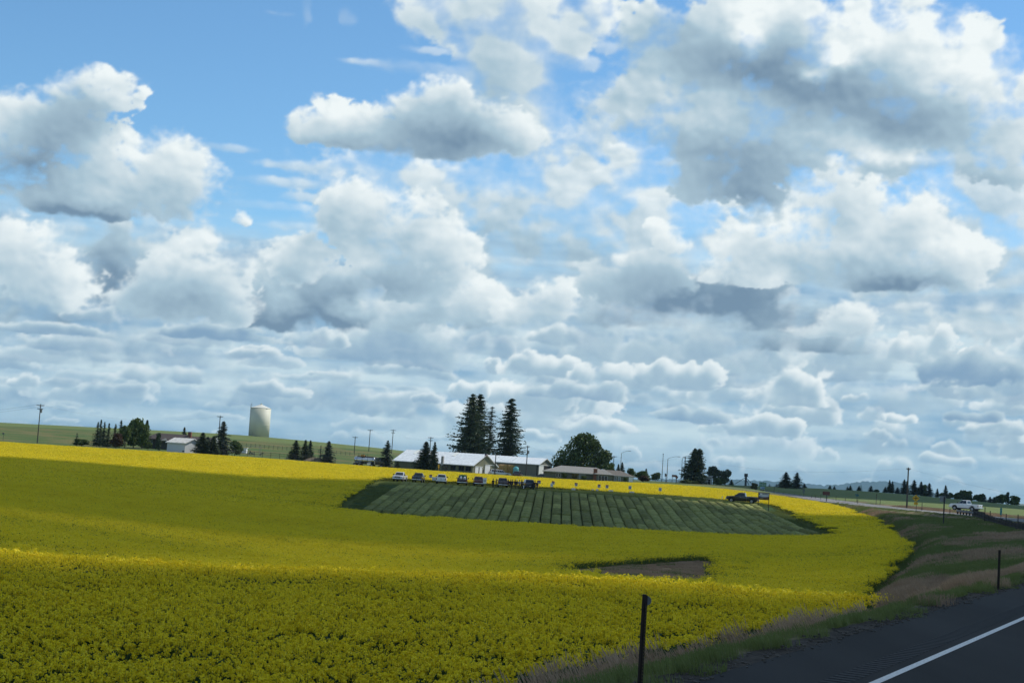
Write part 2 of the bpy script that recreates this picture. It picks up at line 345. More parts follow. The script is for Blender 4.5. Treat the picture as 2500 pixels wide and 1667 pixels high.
def build_sky():
    build()
    A,E,img=sky_canvas()
    R=42000.
    def verts(az,el):
        a,e=np.meshgrid(np.radians(az),np.radians(el));return np.stack([np.sin(a)*np.cos(e),np.cos(a)*np.cos(e),np.sin(e)],-1).reshape(-1,3)*R+np.array([0,0,EYE])
    def quads(nx,ny,off,keep=None):
        i=np.arange(nx-1)[None,:]+nx*np.arange(ny-1)[:,None]
        if keep is not None:i=i[keep]
        i=i.ravel()+off
        return np.stack([i,i+nx,i+nx+1,i+1],-1)
    st=.045
    az=np.linspace(-21,21,int(42/st)+1);el=np.linspace(-1.5,19.5,int(21/st)+1)
    a,e=np.meshgrid(az,el)
    fx=(a-AZ0)/CELL-.5;fy=(e-EL0)/CELL-.5;ix=fx.astype(int);iy=fy.astype(int);tx=(fx-ix)[...,None];ty=(fy-iy)[...,None]
    c=(img[iy,ix]*(1-tx)+img[iy,ix+1]*tx)*(1-ty)+(img[iy+1,ix]*(1-tx)+img[iy+1,ix+1]*tx)*ty
    edge=np.minimum(np.minimum(a+21,21-a)/1.6,(19.5-e)/.9);wgt=sstep(0,1,edge)[...,None]
    c=c*wgt+generic_sky(a,e)*(1-wgt)
    V1=verts(az,el);F1=quads(len(az),len(el),0);C1=c.reshape(-1,4)
    az2=np.arange(-180,181,1.5);el2=np.arange(-4.5,90.1,1.5)
    a2,e2=np.meshgrid(az2,el2);am=(az2[:-1]+az2[1:])/2;em=(el2[:-1]+el2[1:])/2
    am,em=np.meshgrid(am,em);keep=~((np.abs(am)<21)&(em>-1.5)&(em<19.5))
    V2=verts(az2,el2);F2=quads(len(az2),len(el2),len(V1),keep);C2=generic_sky(a2,e2).reshape(-1,4)
    m=bpy.data.materials.new('cloud_sky');m.use_nodes=True;nt=m.node_tree;nt.nodes.clear()
    o=nt.nodes.new('ShaderNodeOutputMaterial');em_=nt.nodes.new('ShaderNodeEmission');tr=nt.nodes.new('ShaderNodeBsdfTransparent');ad=nt.nodes.new('ShaderNodeAddShader')
    at_=nt.nodes.new('ShaderNodeAttribute');at_.attribute_name='cloud'
    iv=nt.nodes.new('ShaderNodeMath');iv.operation='SUBTRACT';iv.inputs[0].default_value=1
    nt.links.new(at_.outputs['Color'],em_.inputs['Color']);nt.links.new(at_.outputs['Alpha'],iv.inputs[1]);nt.links.new(iv.outputs[0],tr.inputs[0])
    nt.links.new(em_.outputs[0],ad.inputs[0]);nt.links.new(tr.outputs[0],ad.inputs[1]);nt.links.new(ad.outputs[0],o.inputs[0])
    em_.inputs['Strength'].default_value=1.0
    m.cycles.emission_sampling='NONE'
    ob=mesh_np('sky',np.concatenate([V1,V2]),np.concatenate([F1,F2]),m,smooth=True)
    at=ob.data.color_attributes.new('cloud','FLOAT_COLOR','POINT')
    C=np.concatenate([C1,C2]).astype(np.float32);at.data.foreach_set('color',C.ravel())
    link(ob);tag(ob,kind='structure')
    return ob
build_sky()
# ------------------------------------------------------------------ the lie of the land (heights relative to the eye)
# each column: where a line of sight crosses the visible top of the ground or crop: (distance, pixels below the horizon)
PROFILES = {
 -900: [(6,-2.9),(20,-3.3),(50,-3.4),(75,-4.6),(120,-5.8),(165,-6.0),(250,-4.6),(400,-1.4),(430,-1.4),(520,.8),(700,4.0),(760,4.2),(1000,2),(3000,-12),(9000,-40),(16000,-60)],
 0: [(6,-2.9),(20,-3.26),(28,-3.3),(50,-3.42),(58,-4.9),(72,-5.5),(85,-5.5),(120,-6.1),(165,-6.2),(250,-5.0),(400,-1.83),(430,-1.9),(520,.6),(700,5.1),(760,5.2),(1000,2),(3000,-12),(9000,-40),(16000,-60)],
 600: [(6,-2.9),(21,-3.2),(30,-3.23),(46,-3.37),(60,-4.7),(95,-6.75),(125,-7.4),(165,-7.6),(235,-6.4),(300,-4.35),(400,-1.5),(430,-1.9),(520,1.2),(700,7.1),(760,7.2),(1000,4),(3000,-12),(9000,-40),(16000,-60)],
 1000: [(6,-2.9),(22.5,-3.27),(47,-3.3),(58,-4.7),(80,-6.2),(105,-7.15),(140,-7.7),(218,-7.6),(288,-3.64),(305,-3.3),(400,-2.1),(430,-2.2),(520,0),(700,4.9),(760,4.8),(1000,1),(3000,-12),(9000,-40),(16000,-60)],
 1414: [(6,-2.9),(22,-3.04),(26,-3.13),(50,-3.3),(60,-4.7),(80,-6.0),(105,-6.75),(145,-7.3),(222,-7.2),(288,-3.5),(305,-3.1),(390,-2.1),(500,-2.0),(700,-2.2),(1000,-4),(3000,-14),(9000,-40),(16000,-60)],
 1800: [(6,-2.9),(21,-2.9),(23,-2.92),(33,-3.2),(50,-3.3),(60,-4.7),(80,-5.8),(100,-6.35),(140,-6.9),(215,-7.0),(285,-3.45),(300,-3.0),(370,-1.5),(450,-.9),(700,-1.6),(1000,-4),(3000,-14),(9000,-40),(16000,-60)],
 2000: [(6,-2.9),(27.5,-2.92),(39,-3.15),(52,-3.4),(62,-4.75),(80,-5.6),(95,-6.0),(140,-6.4),(210,-6.4),(260,-4.9),(330,-2.85),(360,-2.75),(384,-2.7),(420,-2.55),(650,-.25),(720,-.3),(1000,-4),(3000,-16),(9000,-40),(16000,-60)],
 2200: [(6,-2.9),(34,-2.92),(37,-3.0),(50,-3.25),(60,-4.55),(75,-5.0),(95,-5.6),(120,-5.9),(170,-5.4),(240,-4.2),(290,-3.2),(322,-3.12),(350,-3.0),(600,-.15),(680,-.2),(1000,-4),(3000,-18),(9000,-40),(16000,-60)],
 2450: [(6,-2.9),(51,-2.9),(56,-3.1),(75,-3.7),(125,-4.4),(185,-4.0),(208,-3.4),(236,-2.85),(262,-2.85),(600,-1.6),(700,-1.8),(1000,-5),(3000,-20),(9000,-44),(16000,-66)],
 2700: [(6,-2.9),(75,-2.9),(90,-3.2),(120,-3.6),(165,-3.1),(190,-2.9),(260,-2.9),(600,-2.4),(1000,-5),(3000,-20),(9000,-44),(16000,-66)],
 3100: [(6,-2.9),(160,-2.9),(260,-2.9),(600,-2.6),(1000,-5),(3000,-20),(9000,-44),(16000,-66)],
 4200: [(6,-2.9),(160,-3.2),(260,-3.6),(600,-3),(1000,-5),(3000,-20),(9000,-44),(16000,-66)],
}
LR = np.linspace(math.log(4.), math.log(16000.), 420)
_cols = []; _bet = []
for px, tab in sorted(PROFILES.items()):
    r = np.log([t[0] for t in tab]); z = np.array([t[1] for t in tab])
    _cols.append(np.interp(LR, r, z)); _bet.append(math.atan((px - 1250) / F))
BET = np.linspace(math.radians(-42), math.radians(46), 360)
TG = np.array([np.interp(BET, _bet, [c[k] for c in _cols]) for k in range(len(LR))])     # rows r, cols bearing
def _sm(a, ax, s):
    n = int(3 * s); k = np.exp(-.5 * (np.arange(-n, n + 1) / s) ** 2); k /= k.sum()
    p = np.concatenate([np.repeat(np.take(a, [0], ax), n, ax), a, np.repeat(np.take(a, [-1], ax), n, ax)], ax)
    return sum(k[i] * np.take(p, range(i, i + a.shape[ax]), ax) for i in range(2 * n + 1))
TG = _sm(_sm(TG, 0, 1.4), 1, 5.0)
def top_z(x, y):
    "visible-surface height (world z) over plan points in front of the camera"
    x = np.asarray(x, float); y = np.asarray(y, float)
    b = np.arctan2(x, y); lr = np.log(np.clip(np.hypot(x, y), 4.1, 15900))
    fi = (lr - LR[0]) / (LR[1] - LR[0]); fj = np.clip((b - BET[0]) / (BET[1] - BET[0]), 0, len(BET) - 1.001)
    i = np.clip(fi.astype(int), 0, len(LR) - 2); j = fj.astype(int); u = fi - i; v = fj - j
    z = (TG[i, j] * (1 - v) + TG[i, j + 1] * v) * (1 - u) + (TG[i + 1, j] * (1 - v) + TG[i + 1, j + 1] * v) * u
    return z + EYE

# the highway: straight past the camera, then bending left round the field
HD = math.radians(26.3); T0 = Vector((math.sin(HD), math.cos(HD))); NR = Vector((math.cos(HD), -math.sin(HD)))
WL = Vector((5.3, 22.4))                         # a point on the left white line
def road_path():
    P = []; c = WL + NR * 3.6
    s = -60.0; p = c + T0 * (s - 0)
    R = 300.0; h = HD; step = 2.0; p = c - T0 * 70
    d = 0.0
    pts = []
    Xt = 77.0
    # tangent point so that the bend ends on x = Xt heading north
    tp_y = 160 - R * math.tan(HD / 2) * math.cos(HD)
    while p.y < 900:
        pts.append((p.x, p.y, h))
        if p.y > tp_y and h > 0: h = max(0.0, h - step / R)
        p = p + Vector((math.sin(h), math.cos(h))) * step
    return np.array(pts)
RP = road_path()
def road_z(y): return EYE + np.interp(y, [-200, 100, 200, 240, 275, 310, 345, 385, 430, 520, 900], [-2.9, -2.9, -2.88, -2.86, -3.0, -3.08, -3.0, -2.78, -2.5, -2.0, -3.0])
def road_off(x, y):
    "signed distance to the road's centre line (right positive) and the height of the road there"
    x = np.asarray(x, float); y = np.asarray(y, float); best = np.full(x.shape, 1e9); sg = np.zeros(x.shape); zz = np.zeros(x.shape)
    for k in range(0, len(RP), 3):
        px, py, h = RP[k]; d = np.hypot(x - px, y - py); m = d < best
        s = (x - px) * math.cos(h) - (y - py) * math.sin(h)
        best = np.where(m, d, best); sg = np.where(m, s, sg); zz = np.where(m, road_z(py), zz)
    return sg, zz, best

# plan of the field, the trial plots, the bare patch
def hit(px, py, r0=15, r1=500, dz=0.0):
    dx, dy, dzz = [float(v) for v in px_dir(px, py)]; h = math.hypot(dx, dy); rr = np.exp(np.linspace(math.log(r0), math.log(r1), 1500))
    z = EYE + dzz / h * rr - (top_z(dx / h * rr, dy / h * rr) + dz)
    k = np.where(z < 0)[0]
    r = rr[k[0]] if len(k) else r1
    return Vector((dx / h * r, dy / h * r))
def pol(px, r, dyy=20):
    a = float(azel(px, hor(px) + dyy)[0]); a = math.radians(a); return Vector((math.sin(a) * r, math.cos(a) * r))
near_edge = [pol(2216, 49.5, 244)] + [hit(x, y) for x, y in ((2133, 1462), (2000, 1500), (1800, 1545), (1708, 1562), (1567, 1590), (1420, 1627), (1300, 1640))]
e0, e1 = near_edge[-1], near_edge[0]; dv = (e0 - e1).normalized()
right_edge = [pol(2212, 55.5, 238), pol(2175, 60, 240), pol(2112, 66, 240), pol(2102, 80, 238), pol(2122, 93, 236)] + [hit(x, y, 70) for x, y in ((2149, 1410), (2186, 1383), (2202, 1356), (2226, 1342), (2231, 1316), (2191, 1300), (2186, 1285), (2144, 1263), (2101, 1250), (2060, 1235), (2016, 1225))]
far_edge = [pol(1950, 345), pol(1880, 362), pol(1800, 372), pol(1700, 384), pol(1600, 394), pol(1440, 398), pol(1210, 404), pol(1000, 405), pol(640, 407), pol(400, 408), pol(0, 408), pol(-300, 410)]
FIELD = far_edge + [pol(-900, 250), pol(-900, 60), e0 + dv * 22] + near_edge[::-1] + right_edge
PLOT = [tuple(pol(985, 286.5, 47)), tuple(pol(1853, 282, 42)), tuple(pol(2012, 208.5, 113)), tuple(pol(882, 222, 130))]            # far left, far right, near right, near left
CLEAR = [tuple(pol(942, 307.5, 45)), (-10, 306), (12, 304), (24, 299), tuple(pol(1880, 293, 42)), tuple(pol(1914, 280, 50)), tuple(pol(2066, 204.5, 113)), tuple(pol(826, 219.5, 130))]
BARE = [hit(x, y, 58, 500, -1.0) for x, y in ((1325, 1406), (1395, 1399), (1500, 1392), (1620, 1383), (1720, 1379), (1766, 1383), (1752, 1402), (1736, 1448), (1600, 1448), (1480, 1436), (1400, 1420))]
def inside(poly, x, y):
    r = np.zeros(x.shape, bool); n = len(poly)
    for i in range(n):
        x0, y0 = poly[i][0], poly[i][1]; x1, y1 = poly[i - 1][0], poly[i - 1][1]
        c = ((y0 > y) != (y1 > y)); t = np.where(c, (x1 - x0) * (y - y0) / ((y1 - y0) if abs(y1 - y0) > 1e-9 else 1e-9) + x0, 0)
        r ^= c & (x < t)
    return r
def pdist(poly, x, y):
    d = np.full(x.shape, 1e9); n = len(poly)
    for i in range(n):
        a = np.array(poly[i][:2], float); b = np.array(poly[i - 1][:2], float); ab = b - a
        t = np.clip(((x - a[0]) * ab[0] + (y - a[1]) * ab[1]) / max(1e-9, ab @ ab), 0, 1)
        d = np.minimum(d, np.hypot(x - a[0] - t * ab[0], y - a[1] - t * ab[1]))
    return d
def sdf(poly, x, y): return np.where(inside(poly, x, y), 1, -1) * pdist(poly, x, y)
CROP_H = 1.0
def soil_z(x, y):
    x = np.asarray(x, float); y = np.asarray(y, float)
    z = top_z(x, y); f = sdf(FIELD, x, y)
    z = z + .16 * fbm(x * .018 + 3, y * .045, 3, 401) * sstep(0, 12, f) * (np.hypot(x, y) < 275)
    z = z - CROP_H * sstep(-2.5, 0.2, f) + (.25 + .52 * sstep(-12, 40, x)) * sstep(-.5, 1.5, sdf(CLEAR, x, y)) * sstep(282, 286.5, np.hypot(x, y))
    s, rz, d = road_off(x, y)
    z = z - .40 * sstep(6.2, 7.6, -s) * sstep(14., 11., -s) * sstep(.3, -.6, f) * sstep(95, 70, np.hypot(x, y)) * (y > 0) + .45 * sstep(-.5, 2.5, sdf(BARE, x, y))
    w = sstep(9.2, 5.95, np.abs(s)) * (d < 14)
    return z * (1 - w) + (rz - .06) * w
def gz(x, y): return float(soil_z(np.array([x]), np.array([y]))[0])
def base(px, r, dyy=20):
    p = pol(px, r, dyy); return Vector((p.x, p.y, gz(p.x, p.y)))

def attr_mat(name):
    "ground: green crop, verge grass, dry grass, bare stubble, by weights carried on the sheet"
    m = bpy.data.materials.new(name); m.use_nodes = True; nt = m.node_tree; N = nt.nodes; L = nt.links; p = N['Principled BSDF']
    p.inputs['Roughness'].default_value = .95; p.inputs['Specular IOR Level'].default_value = .1
    g = N.new('ShaderNodeNewGeometry')
    def noise(sc, det=5, st=(1, 1, 1), rough=.55):
        mp = N.new('ShaderNodeMapping'); mp.inputs['Scale'].default_value = st; L.new(g.outputs['Position'], mp.inputs[0])
        n = N.new('ShaderNodeTexNoise'); n.inputs['Scale'].default_value = sc; n.inputs['Detail'].default_value = det; n.inputs['Roughness'].default_value = rough; L.new(mp.outputs[0], n.inputs[0]); return n.outputs[0]
    def ramp(f, a, b, p0=.35, p1=.65):
        r = N.new('ShaderNodeValToRGB'); r.color_ramp.elements[0].position = p0; r.color_ramp.elements[1].position = p1
        r.color_ramp.elements[0].color = (*a, 1); r.color_ramp.elements[1].color = (*b, 1); L.new(f, r.inputs[0]); return r.outputs[0]
    def mix(f, a, b):
        x = N.new('ShaderNodeMix'); x.data_type = 'RGBA'; L.new(f, x.inputs[0]); L.new(a, x.inputs[6]); L.new(b, x.inputs[7]); return x.outputs[2]
    def att(n):
        a = N.new('ShaderNodeAttribute'); a.attribute_name = n; return a.outputs['Fac']
    def sharpen(f, nz, k=.5):
        a = N.new('ShaderNodeMath'); a.operation = 'MULTIPLY_ADD'; L.new(nz, a.inputs[0]); a.inputs[1].default_value = k; L.new(f, a.inputs[2])
        b = N.new('ShaderNodeMapRange'); b.inputs[1].default_value = .5 + k * .5 - .12; b.inputs[2].default_value = .5 + k * .5 + .12; L.new(a.outputs[0], b.inputs[0]); return b.outputs[0]
    fine = noise(1.6, 6, (1, 1, 1), .65); big = noise(.05, 5); mid = noise(.35, 4)
    crop = mix(noise(.02, 5, (1, 3, 1)), ramp(fine, (.090, .125, .040), (.130, .170, .058)), ramp(mid, (.115, .145, .050), (.150, .185, .065)))
    dry = ramp(noise(.9, 6, (1, 1, 1), .7), (.12, .085, .05), (.24, .18, .11)); grn = ramp(noise(.8, 6, (1, 1, 1), .7), (.035, .065, .016), (.075, .115, .030))
    verge = mix(ramp(noise(.07, 4, (1, .35, 1)), (0, 0, 0), (1, 1, 1), .42, .58), grn, dry)
    soilc = ramp(fine, (.060, .080, .014), (.105, .120, .020))
    stub = ramp(noise(1.2, 6), (.20, .14, .07), (.46, .32, .17))
    lush = ramp(noise(.3, 5, (1, .25, 1)), (.085, .150, .026), (.135, .205, .040)); weeds = mix(ramp(noise(.06, 5, (1, 1, 1)), (0, 0, 0), (1, 1, 1), .45, .6), ramp(fine, (.05, .085, .024), (.09, .13, .04)), ramp(mid, (.16, .13, .055), (.11, .12, .045)))
    c = crop
    c = mix(sharpen(att('weeds'), mid), c, weeds); c = mix(sharpen(att('lush'), mid, .3), c, lush); c = mix(sharpen(att('verge'), mid), c, verge)
    c = mix(att('field'), c, soilc); c = mix(sharpen(att('path'), mid, .3), c, ramp(noise(1.0, 5), (.022, .045, .014), (.045, .085, .022))); c = mix(sharpen(att('bare'), mid), c, stub)
    gr = N.new('ShaderNodeMix'); gr.data_type = 'RGBA'
    c = mix(sharpen(att('gravel'), noise(1.5, 5), .6), c, ramp(noise(7, 4), (.030, .027, .024), (.070, .060, .050)))
    L.new(c, p.inputs['Base Color'])
    b = N.new('ShaderNodeBump'); b.inputs['Strength'].default_value = .6; b.inputs['Distance'].default_value = .25; L.new(fine, b.inputs['Height']); L.new(b.outputs[0], p.inputs['Normal'])
    return m
def build_ground():
    lr = np.concatenate([[math.log(1.5)], np.linspace(math.log(3), math.log(16000), 470)])
    bet = np.concatenate([np.radians(np.linspace(-180, -40, 24))[:-1], np.radians(np.linspace(-40, 44, 420)), np.radians(np.linspace(44, 180, 24))[1:]])
    b, l = np.meshgrid(bet, lr); r = np.exp(l); x = np.sin(b) * r; y = np.cos(b) * r
    z = soil_z(x, y)
    side = sstep(math.radians(34), math.radians(40), np.abs(b)); z = z * (1 - side) + side * (-.1 - 1e-5 * r - .0035 * np.minimum(r, 4000))
    s, rz, dd = road_off(x, y); w = sstep(9.2, 5.95, np.abs(s)) * (dd < 14); z = z * (1 - w) + (rz - .06) * w
    z = z - .12 * (sdf(PLOT, x, y) > 0)
    V = np.stack([x, y, z], -1).reshape(-1, 3)
    ny, nx = x.shape; i = (np.arange(nx - 1)[None, :] + nx * np.arange(ny - 1)[:, None]).ravel()
    g = mesh_np('ground', V, np.stack([i, i + 1, i + nx + 1, i + nx], -1), attr_mat('field_ground'), smooth=True)
    f = sdf(FIELD, x, y); cl = sdf(CLEAR, x, y)
    aw = {'field': sstep(-1.2, .3, f), 'path': sstep(-.5, .8, cl), 'bare': sstep(-2., 1.0, sdf(BARE, x, y)),
          'verge': sstep(1.5, -1.5, f) * sstep(40, 28, s * (y > 100)) * sstep(15, 5, s) * (r < 460) * (y > -200) * (x > -60) * sstep(395, 375, r),
          'lush': sstep(6, 9, s) * sstep(38, 33, s) * sstep(268, 262, r) * (y > 150),
          'weeds': sstep(400, 410, r) * sstep(640, 590, r + 12 * np.sin(b * 30)) * (b < .16),
          'gravel': sstep(6.9, 6.0, np.abs(s)) * (dd < 14)}
    for k, v in aw.items():
        a = g.data.attributes.new(k, 'FLOAT', 'POINT'); a.data.foreach_set('value', np.ascontiguousarray(v, np.float32).ravel())
    link(g); tag(g, kind='structure'); return g
build_ground()

# ------------------------------------------------------------------ highway
def ribbon(name, off0, off1, lift, m, y0=-60, y1=880, cross=1, parent=None):
    V = []; k0 = None
    P = [p for p in RP if y0 <= p[1] <= y1]
    for px, py, h in P:
        for j in range(cross + 1):
            o = off0 + (off1 - off0) * j / cross
            V.append((px + math.cos(h) * o, py - math.sin(h) * o, float(road_z(py)) + lift))
    n = cross + 1; Fq = [(i * n + j, i * n + j + 1, (i + 1) * n + j + 1, (i + 1) * n + j) for i in range(len(P) - 1) for j in range(cross)]
    o = mesh_np(name, V, Fq, m, parent); link(o); return o
def asphalt(name, a, b, sc=1.0):
    m = bpy.data.materials.new(name); m.use_nodes = True; nt = m.node_tree; N = nt.nodes; L = nt.links; p = N['Principled BSDF']; p.inputs['Roughness'].default_value = .9; p.inputs['Specular IOR Level'].default_value = .10
    g = N.new('ShaderNodeNewGeometry'); n = N.new('ShaderNodeTexNoise'); n.inputs['Scale'].default_value = 22; n.inputs['Detail'].default_value = 6; n.inputs['Roughness'].default_value = .75; L.new(g.outputs['Position'], n.inputs[0])
    n2 = N.new('ShaderNodeTexNoise'); n2.inputs['Scale'].default_value = .5 * sc; n2.inputs['Detail'].default_value = 4; mp = N.new('ShaderNodeMapping'); mp.inputs['Rotation'].default_value = (0, 0, HD); mp.inputs['Scale'].default_value = (1, .12, 1)
    L.new(g.outputs['Position'], mp.inputs[0]); L.new(mp.outputs[0], n2.inputs[0])
    ad = N.new('ShaderNodeMath'); ad.operation = 'MULTIPLY_ADD'; ad.inputs[1].default_value = .55; L.new(n2.outputs[0], ad.inputs[0]); ml = N.new('ShaderNodeMath'); ml.operation = 'MULTIPLY'; ml.inputs[1].default_value = .5; L.new(n.outputs[0], ml.inputs[0]); L.new(ml.outputs[0], ad.inputs[2])
    r = N.new('ShaderNodeValToRGB'); r.color_ramp.elements[0].position = .38; r.color_ramp.elements[1].position = .66; r.color_ramp.elements[0].color = (*a, 1); r.color_ramp.elements[1].color = (*b, 1); L.new(ad.outputs[0], r.inputs[0]); L.new(r.outputs[0], p.inputs['Base Color'])
    bp = N.new('ShaderNodeBump'); bp.inputs['Strength'].default_value = .35; bp.inputs['Distance'].default_value = .01; L.new(n.outputs[0], bp.inputs['Height']); L.new(bp.outputs[0], p.inputs['Normal'])
    return m
tag(ribbon('highway', -5.72, 6.2, 0.0, asphalt('asphalt', (.016, .016, .016), (.034, .034, .034)), y1=141, cross=4), kind='structure')
tag(ribbon('highway', -6.15, 6.2, 0.0, asphalt('old_asphalt', (.13, .13, .135), (.20, .20, .205)), y0=139.5, cross=4), kind='structure')  # far stretch of worn asphalt, sunlit grazing sheen put into its pale colour
paint = mat('road_paint', (.58, .58, .56), .7, var=.28, scale=26)
for nm, a, b, mm in (('edge_line', -3.68, -3.54, paint), ('edge_line', 3.54, 3.68, paint), ('centre_line', -.17, -.07, mat('yellow_paint', (.55, .36, .04), .6, scale=9)), ('centre_line', .07, .17, mat('yellow_paint', (.55, .36, .04)))):
    tag(ribbon(nm, a, b, .005, mm), kind='structure')
rum = MB()
for k in range(170):
    p = WL + T0 * (k * .305 - 14) - NR * .50
    rum.box((p.x, p.y, .003), (.40, .16, .008), rz=-HD)
tag(rum.build('rumble_strip', mat('groove', (.014, .0145, .016), .9)), kind='stuff')
gr = MB(); rr = random.Random(4)
for k in range(900):                                                     # loose stones and litter along the pavement edge
    s = rr.uniform(-14, 60); o = -1.95 - abs(rr.gauss(0, .28)) + rr.uniform(-.25, .1); p = WL + T0 * s + NR * o; q = rr.uniform(.015, .05)
    gr.box((p.x, p.y, float(road_z(0)) + q * .2), (q * rr.uniform(1, 2), q, q * .7), rz=rr.uniform(0, 3))
tag(gr.build('gravel', mat('gravel_stone', (.075, .065, .055), .9, var=.4, rnd=.2)), kind='stuff')
# distant hills
def build_hills():
    X = np.linspace(1500, 2420, 240); rows = []
    prof = np.interp(X, [1500, 1620, 1740, 1800, 1880, 1960, 2010, 2050, 2100, 2150, 2190, 2230, 2270, 2330, 2420], [-8, -4, 3, 6, 7, 9, 5, 11, 20, 24, 24, 18, 7, 0, -8])
    r0 = 14000.; V = []
    for k, (dr, hh) in enumerate(((-900, 0.), (-450, .55), (0, 1.), (500, .6), (1000, 0.))):
        for x, pz in zip(X, prof):
            a = math.radians(float(azel(x, hor(x))[0])); r = r0 + dr
            z = pz + (2.6 * float(perlin(np.array([x / 9.]), np.array([3.3]), 5)[0]) + 1.2 * float(perlin(np.array([x / 2.6]), np.array([1.3]), 6)[0])) * (hh > .9)
            V.append((math.sin(a) * r, math.cos(a) * r, EYE - 60 + (z / F * r0 + 60) * hh))
    n = len(X); i = (np.arange(n - 1)[None, :] + n * np.arange(4)[:, None]).ravel()
    o = mesh_np('hills', V, np.stack([i, i + 1, i + n + 1, i + n], -1), mat('far_forest', (.03, .05, .03), .95, var=.3, scale=.01), smooth=True); link(o); tag(o, kind='structure')
build_hills()

# ------------------------------------------------------------------ the air itself: far things fade to blue
def build_haze():
    m = bpy.data.materials.new('haze_air'); m.use_nodes = True; nt = m.node_tree; nt.nodes.clear(); o = nt.nodes.new('ShaderNodeOutputMaterial'); v = nt.nodes.new('ShaderNodeVolumePrincipled')
    v.inputs['Color'].default_value = (.50, .76, 1.0, 1); v.inputs['Density'].default_value = HAZE; v.inputs['Anisotropy'].default_value = 0.0
    nt.links.new(v.outputs[0], o.inputs['Volume']); b = MB().box((0, 0, 35), (34000, 34000, 220)).build('haze', m); tag(b, kind='stuff'); return b
HAZE = 4.5e-5
build_haze()
# ------------------------------------------------------------------ crops and grasses (instanced, nobody could count them)
def leaf_mat(name, a, b, trans=.35, rough=.6, rnd=.15, pos=None, spec=.2):
    m = bpy.data.materials.new(name); m.use_nodes = True; nt = m.node_tree; N = nt.nodes; L = nt.links; p = N['Principled BSDF']; p.inputs['Roughness'].default_value = rough; p.inputs['Specular IOR Level'].default_value = spec
    g = N.new('ShaderNodeNewGeometry'); oi = N.new('ShaderNodeObjectInfo')
    ad = N.new('ShaderNodeMath'); ad.operation = 'ADD'; L.new(g.outputs['Random Per Island'], ad.inputs[0]); L.new(oi.outputs['Random'], ad.inputs[1])
    hf = N.new('ShaderNodeMath'); hf.operation = 'MULTIPLY'; hf.inputs[1].default_value = .5; L.new(ad.outputs[0], hf.inputs[0])
    mx = N.new('ShaderNodeMix'); mx.data_type = 'RGBA'; mx.inputs[6].default_value = (*a, 1); mx.inputs[7].default_value = (*b, 1); L.new(hf.outputs[0], mx.inputs[0])
    L.new(mx.outputs[2], p.inputs['Base Color'])
    t = N.new('ShaderNodeBsdfTranslucent'); L.new(mx.outputs[2], t.inputs[0]); ms = N.new('ShaderNodeMixShader'); ms.inputs[0].default_value = trans
    L.new(p.outputs[0], ms.inputs[1]); L.new(t.outputs[0], ms.inputs[2]); L.new(ms.outputs[0], N['Material Output'].inputs['Surface'])
    return m
M_PETAL = leaf_mat('canola_petal', (.765, .585, .012), (.90, .745, .032), .32)
M_STEM = leaf_mat('canola_green', (.075, .115, .018), (.125, .165, .030), .30)
M_STEMN = leaf_mat('canola_stem_near', (.035, .070, .018), (.070, .115, .030), .25)
M_GRASS = leaf_mat('grass_green', (.105, .138, .036), (.185, .215, .070), .35)
M_DRY = leaf_mat('grass_dry', (.27, .180, .115), (.48, .34, .23), .30)
RNG = np.random.default_rng(7)
def quads_at(c, s, rng, flat=.0):
    "randomly turned square leaves: c n x 3 centres, s n sizes"
    n = len(c); d = rng.normal(size=(n, 3)); d[:, 2] = d[:, 2] * (1 - flat) + flat * 1.5; d /= np.linalg.norm(d, axis=1)[:, None]
    t = rng.normal(size=(n, 3)); u = np.cross(d, t); u /= np.linalg.norm(u, axis=1)[:, None]; v = np.cross(d, u)
    u = u * s[:, None]; v = v * s[:, None]
    V = np.stack([c - u - v, c + u - v, c + u + v, c - u + v], 1).reshape(-1, 3)
    return V, np.arange(4 * n).reshape(n, 4)
def join(parts):
    V = []; Fq = []; M = []; b = 0
    for v, f, m in parts:
        V.append(v); Fq.append(f + b); M.append(np.full(len(f), m)); b += len(v)
    return np.concatenate(V), np.concatenate(Fq), np.concatenate(M)
def strips(p0, p1, w, rng):
    "thin upright strips from p0 to p1"
    n = len(p0); a = rng.uniform(0, math.pi, n); u = np.stack([np.cos(a), np.sin(a), np.zeros(n)], -1) * (np.asarray(w) / 2)[..., None] if np.ndim(w) else np.stack([np.cos(a), np.sin(a), np.zeros(n)], -1) * w / 2
    V = np.stack([p0 - u, p0 + u, p1 + u * .5, p1 - u * .5], 1).reshape(-1, 3); return V, np.arange(4 * n).reshape(n, 4)
